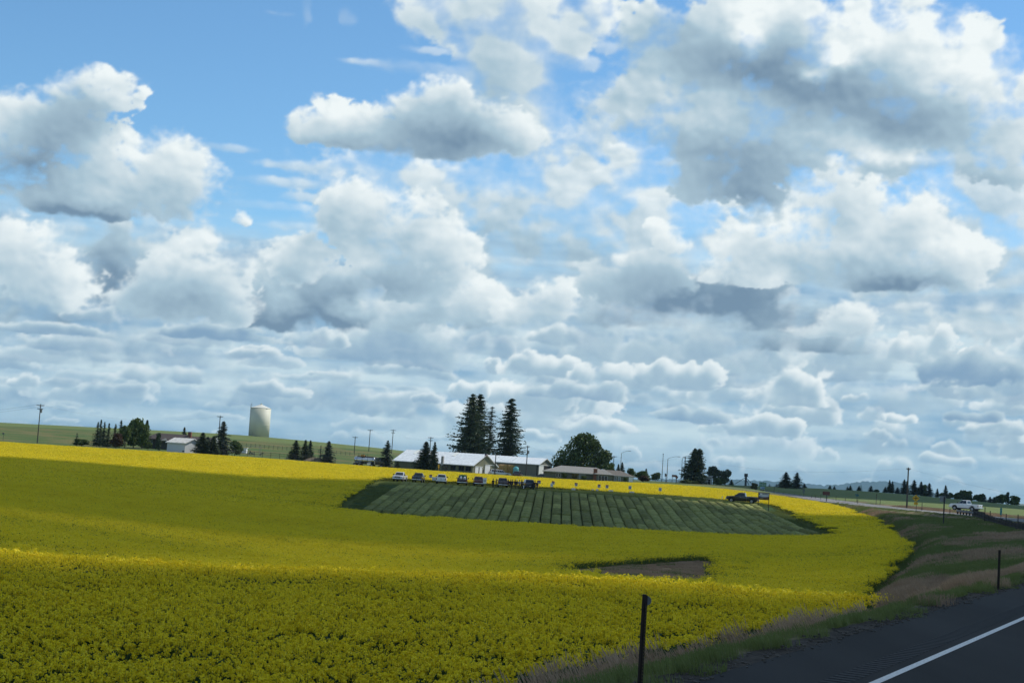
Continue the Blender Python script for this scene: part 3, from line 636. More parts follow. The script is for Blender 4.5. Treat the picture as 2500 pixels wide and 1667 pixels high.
def canola_patch(size, plants, heads, hs, hr, rng, stems=True, flower=1.0, leaf=.05, hvar=.10):
    k = int(round(math.sqrt(plants))); plants = k * k; gx, gy = np.meshgrid((np.arange(k) + .5) / k - .5, (np.arange(k) + .5) / k - .5)
    x = (gx.ravel() + rng.uniform(-.5, .5, plants) / k) * size; y = (gy.ravel() + rng.uniform(-.5, .5, plants) / k) * size; h = .94 + rng.normal(0, hvar, plants)
    lean = rng.normal(0, .06, (plants, 2)); top = np.stack([x + lean[:, 0], y + lean[:, 1], h], -1)
    parts = []
    fl = rng.random(plants) < flower
    c = np.repeat(top[fl], heads, 0); c = c + np.stack([rng.normal(0, hr, len(c)), rng.normal(0, hr, len(c)), -np.abs(rng.normal(0, max(.11, hr * 1.9), len(c))) + .03], -1)
    parts.append((*quads_at(c, hs * rng.uniform(.6, 1.25, len(c)), rng, .3), 0))
    ns = 3; c = np.repeat(top, ns, 0) + rng.normal(0, size * .0 + .09, (plants * ns, 3)); c[:, 2] -= .16 + .25 * rng.random(len(c))
    parts.append((*quads_at(c, leaf * rng.uniform(.5, 1.1, len(c)), rng), 1))
    if stems:
        foot = np.stack([x, y, np.zeros(plants)], -1); parts.append((*strips(foot, top, .012, rng), 1))
        c = np.repeat(foot, 4, 0) + rng.normal(0, .10, (plants * 4, 3)); c[:, 2] = rng.uniform(.1, .85, len(c))
        parts.append((*quads_at(c, rng.uniform(.04, .10, len(c)), rng), 1))
    return join(parts)
def raceme_patch(size, plants, rng, flower=1.0):
    "close-up crop: separate flower heads on green stems, uneven in height"
    k = int(round(math.sqrt(plants))); plants = k * k; gx, gy = np.meshgrid((np.arange(k) + .5) / k - .5, (np.arange(k) + .5) / k - .5)
    x = (gx.ravel() + rng.uniform(-.5, .5, plants) / k) * size; y = (gy.ravel() + rng.uniform(-.5, .5, plants) / k) * size
    h = .96 + .05 * np.sin(x * 7.3 + rng.uniform(0, 6)) * np.sin(y * 6.1 + rng.uniform(0, 6)) + rng.normal(0, .065, plants)
    parts = []; foot = np.stack([x, y, np.zeros(plants)], -1); main = np.stack([x, y, h], -1) + np.concatenate([rng.normal(0, .05, (plants, 2)), np.zeros((plants, 1))], 1)
    side = np.repeat(main, 2, 0)[: int(plants * 1.3)]; side = side + np.concatenate([rng.normal(0, .065, (len(side), 2)), -np.abs(rng.normal(.05, .07, (len(side), 1)))], 1)
    heads = np.concatenate([main, side]); heads = heads[rng.random(len(heads)) < flower]; nq = 13
    c = np.repeat(heads, nq, 0); d = rng.normal(size=c.shape); d /= np.linalg.norm(d, axis=1)[:, None]; rr_ = np.repeat(rng.uniform(.015, .031, len(heads)), nq)
    c = c + d * rr_[:, None] * [1, 1, 1.25]; parts.append((*quads_at(c, .0108 * rng.uniform(.7, 1.3, len(c)), rng, .25), 0))
    parts.append((*strips(foot, main, .012, rng), 1)); parts.append((*strips(np.repeat(foot, 2, 0)[: len(side)] * [1, 1, 0] + [0, 0, .45], side, .008, rng), 1))
    c = np.repeat(foot, 7, 0) + rng.normal(0, .07, (plants * 7, 3)); c[:, 2] = rng.uniform(.35, .86, len(c)); parts.append((*quads_at(c, rng.uniform(.02, .055, len(c)), rng, .2), 1))
    return join(parts)
def template(name, vfm, mats):
    v, f, m = vfm; o = mesh_np(name, v, f, mats, midx=m); return o
def scatter(name, pts, rot, scl, kind_idx, temps, label_kind='stuff', mats=None):
    "one object that instances small patches on its points"
    me = bpy.data.meshes.new(name); me.vertices.add(len(pts)); me.vertices.foreach_set('co', np.asarray(pts, np.float32).ravel())
    for nm, tp, dat in (('rot', 'FLOAT_VECTOR', rot), ('scl', 'FLOAT_VECTOR', scl)):
        a = me.attributes.new(nm, tp, 'POINT'); a.data.foreach_set('vector', np.asarray(dat, np.float32).ravel())
    a = me.attributes.new('pick', 'INT', 'POINT'); a.data.foreach_set('value', np.asarray(kind_idx, np.int32))
    o = bpy.data.objects.new(name, me); link(o); tag(o, kind=label_kind)
    ng = bpy.data.node_groups.new(name + '_scatter', 'GeometryNodeTree'); ng.interface.new_socket('Geometry', in_out='INPUT', socket_type='NodeSocketGeometry'); ng.interface.new_socket('Geometry', in_out='OUTPUT', socket_type='NodeSocketGeometry')
    N = ng.nodes; L = ng.links; gi = N.new('NodeGroupInput'); go = N.new('NodeGroupOutput'); jn = N.new('GeometryNodeJoinGeometry')
    def na(n, t):
        x = N.new('GeometryNodeInputNamedAttribute'); x.data_type = t; x.inputs[0].default_value = n; return x.outputs[0]
    er = N.new('FunctionNodeEulerToRotation'); L.new(na('rot', 'FLOAT_VECTOR'), er.inputs[0]); sc = na('scl', 'FLOAT_VECTOR'); pk = na('pick', 'INT')
    for i, t in enumerate(temps):
        eq = N.new('FunctionNodeCompare'); eq.data_type = 'INT'; eq.operation = 'EQUAL'; L.new(pk, eq.inputs[2]); eq.inputs[3].default_value = i
        oi = N.new('GeometryNodeObjectInfo'); oi.inputs[0].default_value = t; oi.inputs[1].default_value = True
        ip = N.new('GeometryNodeInstanceOnPoints'); L.new(gi.outputs[0], ip.inputs['Points']); L.new(eq.outputs[0], ip.inputs['Selection']); L.new(oi.outputs['Geometry'], ip.inputs['Instance']); L.new(er.outputs[0], ip.inputs['Rotation']); L.new(sc, ip.inputs['Scale'])
        L.new(ip.outputs[0], jn.inputs[0])
    L.new(jn.outputs[0], go.inputs[0]); md = o.modifiers.new('scatter', 'NODES'); md.node_group = ng
    return o
def jitter_grid(x0, x1, y0, y1, st, rng, jit=.45):
    X, Y = np.meshgrid(np.arange(x0, x1, st), np.arange(y0, y1, st)); X = X.ravel() + rng.uniform(-jit, jit, X.size) * st; Y = Y.ravel() + rng.uniform(-jit, jit, Y.size) * st
    return X, Y
def tilt(x, y, rng, spin=True):
    e = .8; dzx = (soil_z(x + e, y) - soil_z(x - e, y)) / (2 * e); dzy = (soil_z(x, y + e) - soil_z(x, y - e)) / (2 * e)
    k = rng.integers(0, 4, len(x)) * (math.pi / 2) if spin else rng.uniform(0, 2 * math.pi, len(x))
    # spin about z first, then lean with the slope
    out = np.zeros((len(x), 3))
    for i in range(len(x)):
        q = Vector((-dzx[i], -dzy[i], 1)).to_track_quat('Z', 'Y').to_matrix() @ Matrix.Rotation(k[i], 3, 'Z'); out[i] = q.to_euler()
    return out
def view_ok(x, y, lo=-20.5, hi=21.0):
    b = np.degrees(np.arctan2(x, y)); return (b > lo) & (b < hi)
def build_canola():
    rng = RNG
    near = [template('canola_near', raceme_patch(1.0, 90, rng, f), [M_PETAL, M_STEMN]) for f in (.92, .88, .84, .66, .40)]
    mid = [template('canola_mid', canola_patch(1.5, 196, 8, .0205, .042, rng, False, f, .030), [M_PETAL, M_STEM]) for f in (.95, .92, .72, .42)]
    far = [template('canola_far', canola_patch(2.6, 324, 3, .042, .06, rng, False, f, .045, .06), [M_PETAL, M_STEM]) for f in (.97, .94, .78, .5)]
    P = []; 
    tiers = ((16, 50, 1.0, near, 0), (50, 205, 1.5, mid, len(near)), (205, 425, 2.6, far, len(near) + len(mid)))
    for r0, r1, st, tm, off in tiers:
        x, y = jitter_grid(-170, 110, 10, r1 + 5, st * .94, rng, .25)
        r = np.hypot(x, y); k = (r >= r0) & (r < r1) & view_ok(x, y); x, y = x[k], y[k]
        f = sdf(FIELD, x, y); c = sdf(CLEAR, x, y); b = sdf(BARE, x, y)
        jit = rng.normal(0, .25, len(x))
        k = (f > np.where(np.hypot(x, y) < 60, .30, st * .35) + jit * .6) & (c < -st * .40) & (b < -st * .1 + jit * 3); x, y = x[k], y[k]; f = f[k]; b = b[k]; c = c[k]
        # uneven stand: bands of shorter, greener crop; far-left strip greened to draw a shaded dip
        n = fbm(x * .016 + 2, y * .055, 4, 301); n2 = fbm(x * .25, y * .3, 3, 311)
        thin = 1.3 * n + .35 * n2 + rng.normal(0, .10, len(x)) - 1.3 * np.exp(-((np.hypot(x, y) - 87) / 2.2) ** 2) * sstep(-.22, -.27, np.arctan2(x, y)) - .20 * sstep(5, 0, -b) * 0
        pick = np.where(thin < -.42, len(tm) - 1, np.where(thin < -.16, len(tm) - 2, rng.integers(0, len(tm) - 2, len(x))))
        if st < 1.2: pick = np.where((f < 1.6) & (pick == len(tm) - 1), 0, pick)
        if st < 3: pick = np.where((-b < 3.2) & (rng.random(len(x)) < .75), len(tm) - 1, pick)
        s = .95 + .08 * n + .10 * n2 + rng.normal(0, .03, len(x)); s = s * np.where(f < 1.2, .92, 1)
        P.append((x, y, soil_z(x, y) - .02, tilt(x, y, rng), np.stack([np.full(len(x), 1.12)] * 2 + [s], -1), pick + off))
    x, y, z, ro, sc, pk = [np.concatenate(a) for a in zip(*P)]
    scatter('canola_crop', np.stack([x, y, z], -1), ro, sc, pk, near + mid + far)
    print('canola patches', len(x))
build_canola()
def grass_patch(size, n, h, w, rng, mi, heads=0, lean=.12):
    x = rng.uniform(-size / 2, size / 2, n); y = rng.uniform(-size / 2, size / 2, n); hh = h * rng.uniform(.55, 1.2, n); l = rng.normal(0, lean, (n, 2)) * hh[:, None]
    p0 = np.stack([x, y, np.zeros(n) - .03], -1); p1 = np.stack([x + l[:, 0], y + l[:, 1], hh], -1); parts = [(*strips(p0, p1, w, rng), mi)]
    if heads:
        k = rng.random(n) < heads; parts.append((*strips(p1[k] - [0, 0, .02], p1[k] + np.concatenate([l[k] * .3, np.full((k.sum(), 1), .13)], 1), w * 2.6, rng), 1))
    return join(parts)
def build_grass():
    rng = np.random.default_rng(21)
    T = []
    T += [template('verge_green', grass_patch(.8, 330, .26, .010, rng, 0), [M_GRASS, M_DRY]) for _ in range(2)]               # 0,1 near green
    T += [template('verge_dry', grass_patch(.8, 400, .46, .0055, rng, 1, .6), [M_GRASS, M_DRY]) for _ in range(2)]            # 2,3 near dry, seeding
    T += [template('bank_green', grass_patch(2., 520, .24, .03, rng, 0, 0, .3), [M_GRASS, M_DRY])]                             # 4
    T += [template('bank_dry', grass_patch(2., 460, .30, .024, rng, 1, .3, .25), [M_GRASS, M_DRY])]                            # 5
    T += [template('bank_mixed', join([(a, b, 0) for a, b, c in [grass_patch(2., 330, .24, .03, rng, 0, 0, .3)]] + [(a, b, 1) for a, b, c in [grass_patch(2., 160, .30, .022, rng, 1, 0, .25)]]), [M_GRASS, M_DRY])]   # 6
    P = []
    for r0, r1, st in ((14, 80, .74), (80, 330, 1.8)):
        x, y = jitter_grid(-25, 120, 12, min(r1, 330), st, rng)
        r = np.hypot(x, y); k = (r >= r0) & (r < r1) & view_ok(x, y); x, y = x[k], y[k]
        s, rz, d = road_off(x, y); f = sdf(FIELD, x, y)
        k = (f < .7) & (s < -6.02 + rng.normal(0, .12, len(x))) & (s > -48); x, y, s, f = x[k], y[k], s[k], f[k]
        e = -s - 6.0                                             # metres from the pavement edge
        n = fbm(x * .10 + 5, y * .06, 4, 331); n2 = fbm(x * .5, y * .5, 3, 337)
        if st < 1:
            pe = np.where(e < .5, .5, 1.0); k = rng.random(len(x)) < pe; x, y, e, n, n2, f = x[k], y[k], e[k], n[k], n2[k], f[k]
            dry = (e > 1.5 + .5 * n2 + rng.normal(0, .35, len(x))) & ((e < 5.0 + 3 * n) | (n > .05))
            dry = dry | ((e < .3) & (rng.random(len(x)) < .4))
            pk = np.where(dry, rng.integers(2, 4, len(x)), rng.integers(0, 2, len(x)))
            h = (.45 + .55 * np.clip(e / 1.3, 0, 1)) * (1 + .25 * n2)
        else:
            g = fbm(x * .055 + y * .03 + 5, y * .045 - x * .05, 4, 331) + .45 * n2 - .02
            pk = np.where(g > .36, 5, np.where(g > .04 + .1 * rng.random(len(x)), 6, 4)); h = (1 + .3 * n2) * np.where((e < 4) & (np.hypot(x, y) > 150), .35, 1)
        P.append((x, y, soil_z(x, y), tilt(x, y, rng, False), np.stack([np.full(len(x), 1.1)] * 2 + [h], -1), pk))
    # bare patch of flattened stubble with tufts round it, and the mown lanes round the plots
    x, y = jitter_grid(0, 45, 70, 160, 1.3, rng); kk = rng.random(len(x)) < .5; x, y = x[kk], y[kk]; b = sdf(BARE, x, y); k = (b > -1.5); x, y, b = x[k], y[k], b[k]; n = fbm(x * .35, y * .35, 3, 351)
    pk = np.where((n > .18) | (b < .3), 6, 5); h = np.where((n > .18) | (b < .3), .9, .45)
    P.append((x, y, soil_z(x, y), tilt(x, y, rng, False), np.stack([np.full(len(x), .8)] * 2 + [h], -1), pk))
    x, y = jitter_grid(-30, 52, 200, 300, 1.8, rng); k = (sdf(CLEAR, x, y) > .2) & (sdf(PLOT, x, y) < -.6); x, y = x[k], y[k]
    P.append((x, y, soil_z(x, y), tilt(x, y, rng, False), np.stack([np.full(len(x), 1.)] * 2 + [np.full(len(x), .55)], -1), np.full(len(x), 4)))
    # far verge of the highway
    x, y = jitter_grid(84, 120, 150, 330, 2.0, rng); s, rz, d = road_off(x, y); k = (s > 7.2) & (s < 13) & view_ok(x, y); x, y, s = x[k], y[k], s[k]
    P.append((x, y, soil_z(x, y), tilt(x, y, rng, False), np.stack([np.full(len(x), 1.)] * 2 + [np.full(len(x), .8)], -1), np.where(s < 8.6, 5, 6)))
    x, y, z, ro, sc, pk = [np.concatenate(a) for a in zip(*P)]
    scatter('grass', np.stack([x, y, z], -1), ro, sc, pk, T); print('grass patches', len(x))
build_grass()
def build_plots():
    "the rectangle of cereal trial plots: every plot a part of its own, tramlines and alleys between them"
    rng = np.random.default_rng(5); NC, NRW = 42, 7
    FL, FR, NRt, NL = [np.array(p) for p in PLOT]
    W = mat('wheat_plot', (.130, .145, .042), .9, scale=1.4, col2=(.24, .24, .078), bump=1.0, bscale=5, rnd=.30, spec=.1)
    root = empty('trial_plots', (*((FL + FR + NRt + NL) / 4), gz(*((FL + FR + NRt + NL) / 4))), 0, 'grid of dark green cereal trial plots with narrow dark alleys set in the yellow field', 'crop plots')
    meshes = []
    nu, nv = 5, 26
    for k in range(8):
        u, v = np.meshgrid(np.linspace(-.5, .5, nu), np.linspace(-.5, .5, nv)); h = .93 + .05 * rng.normal(size=u.shape)
        h -= .20 * np.isin(np.arange(nv), rng.choice(np.arange(4, nv - 4), 2))[:, None]
        edge = (np.abs(u) > .49) | (np.abs(v) > .49); h = np.where(edge, h * .93, h); 
        V = np.stack([u * 1.25 * (1 + .06 * rng.normal(size=u.shape) * edge), v * 9.15, h], -1).reshape(-1, 3)
        i = (np.arange(nu - 1)[None, :] + nu * np.arange(nv - 1)[:, None]).ravel(); Fq = np.stack([i, i + 1, i + nu + 1, i + nu], -1).tolist()
        ring = [j for j in range(nu)] + [nu * (a + 1) + nu - 1 for a in range(nv - 1)] + [nu * (nv - 1) + nu - 2 - a for a in range(nu - 1)] + [nu * (nv - 2 - a) for a in range(nv - 2)]
        b = len(V); V = np.concatenate([V, V[ring] * [1.03, 1.01, 0] + [0, 0, -.05]]); n = len(ring)
        Fq += [[b + a, b + (a + 1) % n, ring[(a + 1) % n], ring[a]] for a in range(n)]
        meshes.append(mesh_np('crop_plot', V, Fq, W, smooth=False).data)
    for c in range(NC):
        for r in range(NRW):
            s = (c + .5) / NC; shift_ = (.035 if c % 2 else 0) * (c > 27); t = (r + .5) / NRW + shift_
            P = (NL * (1 - s) + NRt * s) * (1 - t) + (FL * (1 - s) + FR * s) * t
            d = (FL * (1 - s) + FR * s) - (NL * (1 - s) + NRt * s)
            x, y = P; zc = gz(x, y); o = bpy.data.objects.new('crop_plot', meshes[int(rng.integers(0, 8))]); link(o); o.parent = root
            Lh = 4.5; u = d / np.linalg.norm(d); za, zb = [float(top_z(np.array([q[0]]), np.array([q[1]]))[0]) - CROP_H for q in (P - u * Lh, P + u * Lh)]
            o.location = (x - root.location.x, y - root.location.y, (za + zb) / 2 - root.location.z); o.rotation_euler = (math.atan2(zb - za, 2 * Lh), 0, -math.atan2(d[0], d[1]))
            o.scale = (1.0, np.linalg.norm(d) / NRW / 9.5, float(rng.uniform(.88, 1.12)))
build_plots()
# ------------------------------------------------------------------ the low clouds whose shadow lies over the near half of the field
def build_cloud(name, poly_pts, alt, thick, opacity, seed):
    rng = np.random.default_rng(seed); off = SUNV * (alt / SUNV.z); V = []; Fq = []; b = 0
    bm = bmesh.new(); bmesh.ops.create_icosphere(bm, subdivisions=3, radius=1.0); sv = np.array([v.co[:] for v in bm.verts]); sf = np.array([[v.index for v in f.verts] for f in bm.faces]); bm.free()
    for (x, y, rx, ry) in poly_pts:
        n = fbm(sv[:, 0] * 1.7 + x * .01, sv[:, 1] * 1.7 + y * .01 + sv[:, 2], 4, seed)[:, None]
        v = sv * (1 + .16 * n) * [rx, ry, thick]; v[:, 2] = np.where(v[:, 2] < 0, v[:, 2] * .25, v[:, 2]); V.append(v + np.array([x + off.x, y + off.y, alt])); Fq.append(sf + b); b += len(v)
    m = bpy.data.materials.new(name + '_vapour'); m.use_nodes = True; nt = m.node_tree; N = nt.nodes; p = N['Principled BSDF']; p.inputs['Base Color'].default_value = (.86, .88, .9, 1); p.inputs['Roughness'].default_value = 1; p.inputs['Specular IOR Level'].default_value = 0
    tl = N.new('ShaderNodeBsdfTranslucent'); tl.inputs[0].default_value = (.8, .82, .85, 1); m1 = N.new('ShaderNodeMixShader'); m1.inputs[0].default_value = .5; tr = N.new('ShaderNodeBsdfTransparent'); m2 = N.new('ShaderNodeMixShader'); m2.inputs[0].default_value = opacity
    nt.links.new(p.outputs[0], m1.inputs[1]); nt.links.new(tl.outputs[0], m1.inputs[2]); nt.links.new(tr.outputs[0], m2.inputs[1]); nt.links.new(m1.outputs[0], m2.inputs[2]); nt.links.new(m2.outputs[0], N['Material Output'].inputs[0])
    o = mesh_np(name, np.concatenate(V), np.concatenate(Fq), m, smooth=True); link(o); tag(o, kind='stuff'); return o
build_cloud('cloud', [(-215, 175, 90, 66), (-130, 185, 80, 70), (-60, 208, 70, 78), (0, 218, 62, 76), (50, 196, 56, 64), (96, 160, 56, 70), (160, 120, 70, 90), (-100, 160, 90, 22)], 900, 60, .82, 3)
build_cloud('cloud', [(-160, -14, 110, 58), (-60, -18, 80, 60), (20, -10, 80, 58), (95, 40, 72, 96), (-20, -70, 130, 60), (-230, -14, 60, 60)], 900, 60, .75, 8)
build_cloud('cloud', [(-190, 98, 110, 38), (-90, 99, 80, 38), (-10, 101, 70, 38), (40, 108, 40, 38), (66, 134, 40, 44)], 870, 14, .46, 12)
build_cloud('cloud', [(150, 560, 90, 150), (240, 600, 120, 160), (120, 480, 60, 80), (210, 460, 70, 90)], 900, 50, .85, 19)
# ------------------------------------------------------------------ buildings
WALLT = {}
def face_panel(mb, P, u0, u1, v0, v1, off, th, m=0):
    "a thin slab lying on the quad P (bl, br, tr, tl), inset in its own u,v"
    P = [Vector(p) for p in P]; n = (P[1] - P[0]).cross(P[3] - P[0]).normalized()
    q = lambda u, v: (P[0] * (1 - u) + P[1] * u) * (1 - v) + (P[3] * (1 - u) + P[2] * u) * v
    a = [q(u0, v0), q(u1, v0), q(u1, v1), q(u0, v1)]
    return mb.add([p + n * off for p in a] + [p + n * (off + th) for p in a], [(0, 3, 2, 1), (4, 5, 6, 7), (0, 1, 5, 4), (1, 2, 6, 5), (2, 3, 7, 6), (3, 0, 4, 7)], m)
GLASS = mat('window_glass', (.018, .022, .028), .12, spec=.6, var=.3)
WHITE = mat('white_paint', (.72, .72, .70), .5, var=.06); DARK = mat('dark_opening', (.012, .012, .012), .9)
def window(parent, P, u0, u1, v0, v1, n=1, frame=WHITE, fw=.05, name='window', glass=GLASS, kind='pane'):
    "window part on a wall quad with panes of its own"
    P = [Vector(p) for p in P]; W = (P[1] - P[0]).length; H = (P[3] - P[0]).length; f = MB()
    fu, fv = fw / W, fw / H
    face_panel(f, P, u0, u1, v0, v0 + fv, .0, .05); face_panel(f, P, u0, u1, v1 - fv, v1, .0, .05)
    for k in range(n + 1):
        c = u0 + (u1 - u0) * k / n; c = min(max(c, u0 + fu / 2), u1 - fu / 2); face_panel(f, P, c - fu / 2, c + fu / 2, v0 + fv, v1 - fv, .0, .048)
    w = f.build(name, frame, parent)
    for k in range(n):
        g = MB(); a = u0 + (u1 - u0) * k / n; b = u0 + (u1 - u0) * (k + 1) / n; face_panel(g, P, a + fu * .5, b - fu * .5, v0 + fv, v1 - fv, .004, .012); g.build(kind, glass, w)
    return w
def gable_house(name, label, cat, corner, L, W, theta, hw, rise, wall, roof, over=.5, ribs=0, group=None, gablemat=None):
    """corner = right-front foot; front wall runs left from it, gable wall runs back-right; theta turns the front away"""
    root = empty(name, corner, 0, label, cat, group)
    a = Vector((-math.cos(theta), math.sin(theta), 0)); d = Vector((math.sin(theta), math.cos(theta), 0)); z = Vector((0, 0, 1)); O = Vector((0, 0, 0)) - z * .4; hw += .4
    p = lambda s, t, h: O + a * s + d * t + z * h
    w = MB()
    w.add([p(0, 0, 0), p(L, 0, 0), p(L, W, 0), p(0, W, 0), p(0, 0, hw), p(L, 0, hw), p(L, W, hw), p(0, W, hw), p(0, W / 2, hw + rise), p(L, W / 2, hw + rise)],
          [(0, 1, 5, 4), (1, 2, 6, 9, 5), (2, 3, 7, 6), (3, 0, 4, 8, 7), (0, 3, 2, 1)])
    w.build('wall', wall, root)
    sl = rise / (W / 2); t = .12; r = MB(); q = over
    for sg in (0, 1):
        e0 = -q if sg == 0 else W + q; zc = hw - sl * q
        P = [p(-q, e0, zc), p(L + q, e0, zc), p(L + q, W / 2, hw + rise), p(-q, W / 2, hw + rise)]
        r.add([v + z * .02 for v in P] + [v + z * t for v in P], [(0, 1, 2, 3), (7, 6, 5, 4), (0, 4, 5, 1), (1, 5, 6, 2), (2, 6, 7, 3), (3, 7, 4, 0)])
    rf = r.build('roof', roof, root)
    if ribs:
        rb = MB(); k = int((L + 2 * q) / ribs)
        for i in range(k + 1):
            s = -q + i * ribs
            for sg in (0, 1):
                e0 = -q if sg == 0 else W + q; rb.bar(p(s, e0, hw - sl * q + t + .02), p(s, W / 2, hw + rise + t + .02), .06, .06)
        o = rb.build('roof_ribs', roof, rf); o['kind'] = 'stuff'
    front = [p(L, 0, .4), p(0, 0, .4), p(0, 0, hw), p(L, 0, hw)]; gable = [p(0, 0, .4), p(0, W, .4), p(0, W, hw), p(0, 0, hw)]
    # trim along the gable rake and eave
    tr = MB(); tr.bar(p(-q - .02, -q, hw - sl * q + .02), p(-q - .02, W / 2, hw + rise + .02), .06, .2); tr.bar(p(-q - .02, W + q, hw - sl * q + .02), p(-q - .02, W / 2, hw + rise + .02), .06, .2); tr.bar(p(-q, -q - .03, hw - sl * q), p(L + q, -q - .03, hw - sl * q), .06, .16)
    tr.build('roof_trim', WHITE, root)
    return root, front, gable, p, rf
METAL = mat('roof_metal', (.70, .73, .74), .45, .1, var=.12, scale=1.2, spec=.5)
OLIVE = mat('barn_siding', (.17, .17, .105), .8, var=.08, scale=2, bump=.15, stretch=(6, 6, .2)); GREYS = mat('shed_siding', (.15, .15, .125), .8, var=.08, scale=2, stretch=(6, 6, .2))
def corner(px, r, dyy=14): return base(px, r, dyy)
def build_barns():
    c = corner(1153.5, 412); th = math.radians(27)
    z_e = at(1153, 1135, 412).z; c.z = z_e - 2.9
    b, fr, ga, p, rf = gable_house('barn', 'long olive barn with silver ribbed metal roof and flag at its gable end', 'barn', c, 24.6, 14.0, th, 2.9, 3.05, OLIVE, METAL, .45, .92)
    for u in (.66, .755, .86, .945): window(b, fr, u - .022 - .012, u + .022 + .012, .42, .86, 2, mat('brown_frame', (.10, .09, .075)))
    for s in (8.2, 20.6):                                                                        # translucent roof strips
        m = MB(); sl = 3.05 / 7
        for t0, t1 in ((4.4, 6.9),):
            P = [p(s + .9, t0, 3.3 + sl * t0 + .2), p(s, t0, 3.3 + sl * t0 + .2), p(s, t1, 3.3 + sl * t1 + .2), p(s + .9, t1, 3.3 + sl * t1 + .2)]; face_panel(m, P, 0, 1, 0, 1, 0, .03)
        m.build('skylight', mat('skylight_sheet', (.78, .78, .72), .5), b)
    m = MB(); m.box(p(9.3, -.2, 3.9), (.6, .6, 2.6), rz=-th); m.build('chimney', mat('concrete', (.32, .31, .29), .9), b)
    for u0, u1, v1 in ((.10, .235, .86), (.275, .385, .86)):
        m = MB(); face_panel(m, ga, u0, u1, 0, v1, .03, .05); m.build('sliding_door', WHITE, b)
    m = MB(); face_panel(m, ga, .237, .273, 0, .86, .01, .02); m.build('door_gap', DARK, b)
    m = MB(); face_panel(m, ga, .09, .40, .87, .92, .03, .12); m.build('door_track', WHITE, b)
    m = MB(); face_panel(m, ga, .50, .71, 0, 1.06, .03, .06); m.build('sliding_door', WHITE, b)
    m = MB(); face_panel(m, ga, .50, .90, 1.08, 1.13, .03, .14); m.build('door_track', WHITE, b)
    window(b, ga, .775, .83, .22, .66, 1, OLIVE); window(b, ga, .42, .46, .34, .66, 1, OLIVE)
    m = MB(); face_panel(m, ga, 0, 1, 0, 1, 0, .005); 
    # second barn behind
    c = corner(1313.5, 440); c.z = at(1315, 1133, 440).z - 3.7
    b2, fr, ga, p, rf = gable_house('shed', 'grey pole shed with pale flat-looking metal roof and open end door', 'shed', c, 19.0, 10.2, math.radians(24), 3.7, 1.75, GREYS, mat('roof_pale', (.70, .73, .74), .45, .1, var=.06, spec=.5), .4, 1.4)
    m = MB(); face_panel(m, ga, .02, .36, 0, .93, .03, .06); m.build('sliding_door', WHITE, b2)
    m = MB(); face_panel(m, ga, .37, .88, 0, .9, .012, .02); m.build('doorway', DARK, b2)
    m = MB(); face_panel(m, ga, -.03, .95, .93, .97, .03, .14); m.build('door_track', WHITE, b2)
    m = MB(); face_panel(m, fr, .972, .985, 0, 1, .02, .05); m.build('downpipe', DARK, b2)
    # white garage by the left house
    c = corner(450.5, 415); c.z = at(451, 1081, 415).z - 2.35
    g, fr, ga, p, rf = gable_house('garage', 'small white garage with rusty white metal roof at the field edge', 'garage', c, 6.5, 6.0, math.radians(32), 2.35, 1.2, mat('white_siding', (.58, .60, .61), .7, var=.04), mat('roof_white_rust', (.60, .58, .54), .5, .1, var=.25, scale=1.5, stretch=(1, 1, 1)), .35, .7)
    m = MB(); face_panel(m, fr, .88, .99, 0, .12, .01, .05); m.build('vent', DARK, g)
build_barns()
def hip_roof(mb, x0, x1, y0, y1, z, rise, run, m=0, left=True, right=True, th=.14):
    a = x0 + (run if left else 0); b = x1 - (run if right else 0); ym = (y0 + y1) / 2
    V = [(x0, y0, z), (x1, y0, z), (x1, y1, z), (x0, y1, z), (a, ym, z + rise), (b, ym, z + rise)]
    V += [(x0, y0, z - th), (x1, y0, z - th), (x1, y1, z - th), (x0, y1, z - th)]
    return mb.add(V, [(0, 1, 5, 4), (1, 2, 5), (2, 3, 4, 5), (3, 0, 4), (0, 6, 7, 1), (1, 7, 8, 2), (2, 8, 9, 3), (3, 9, 6, 0), (9, 8, 7, 6)], m)
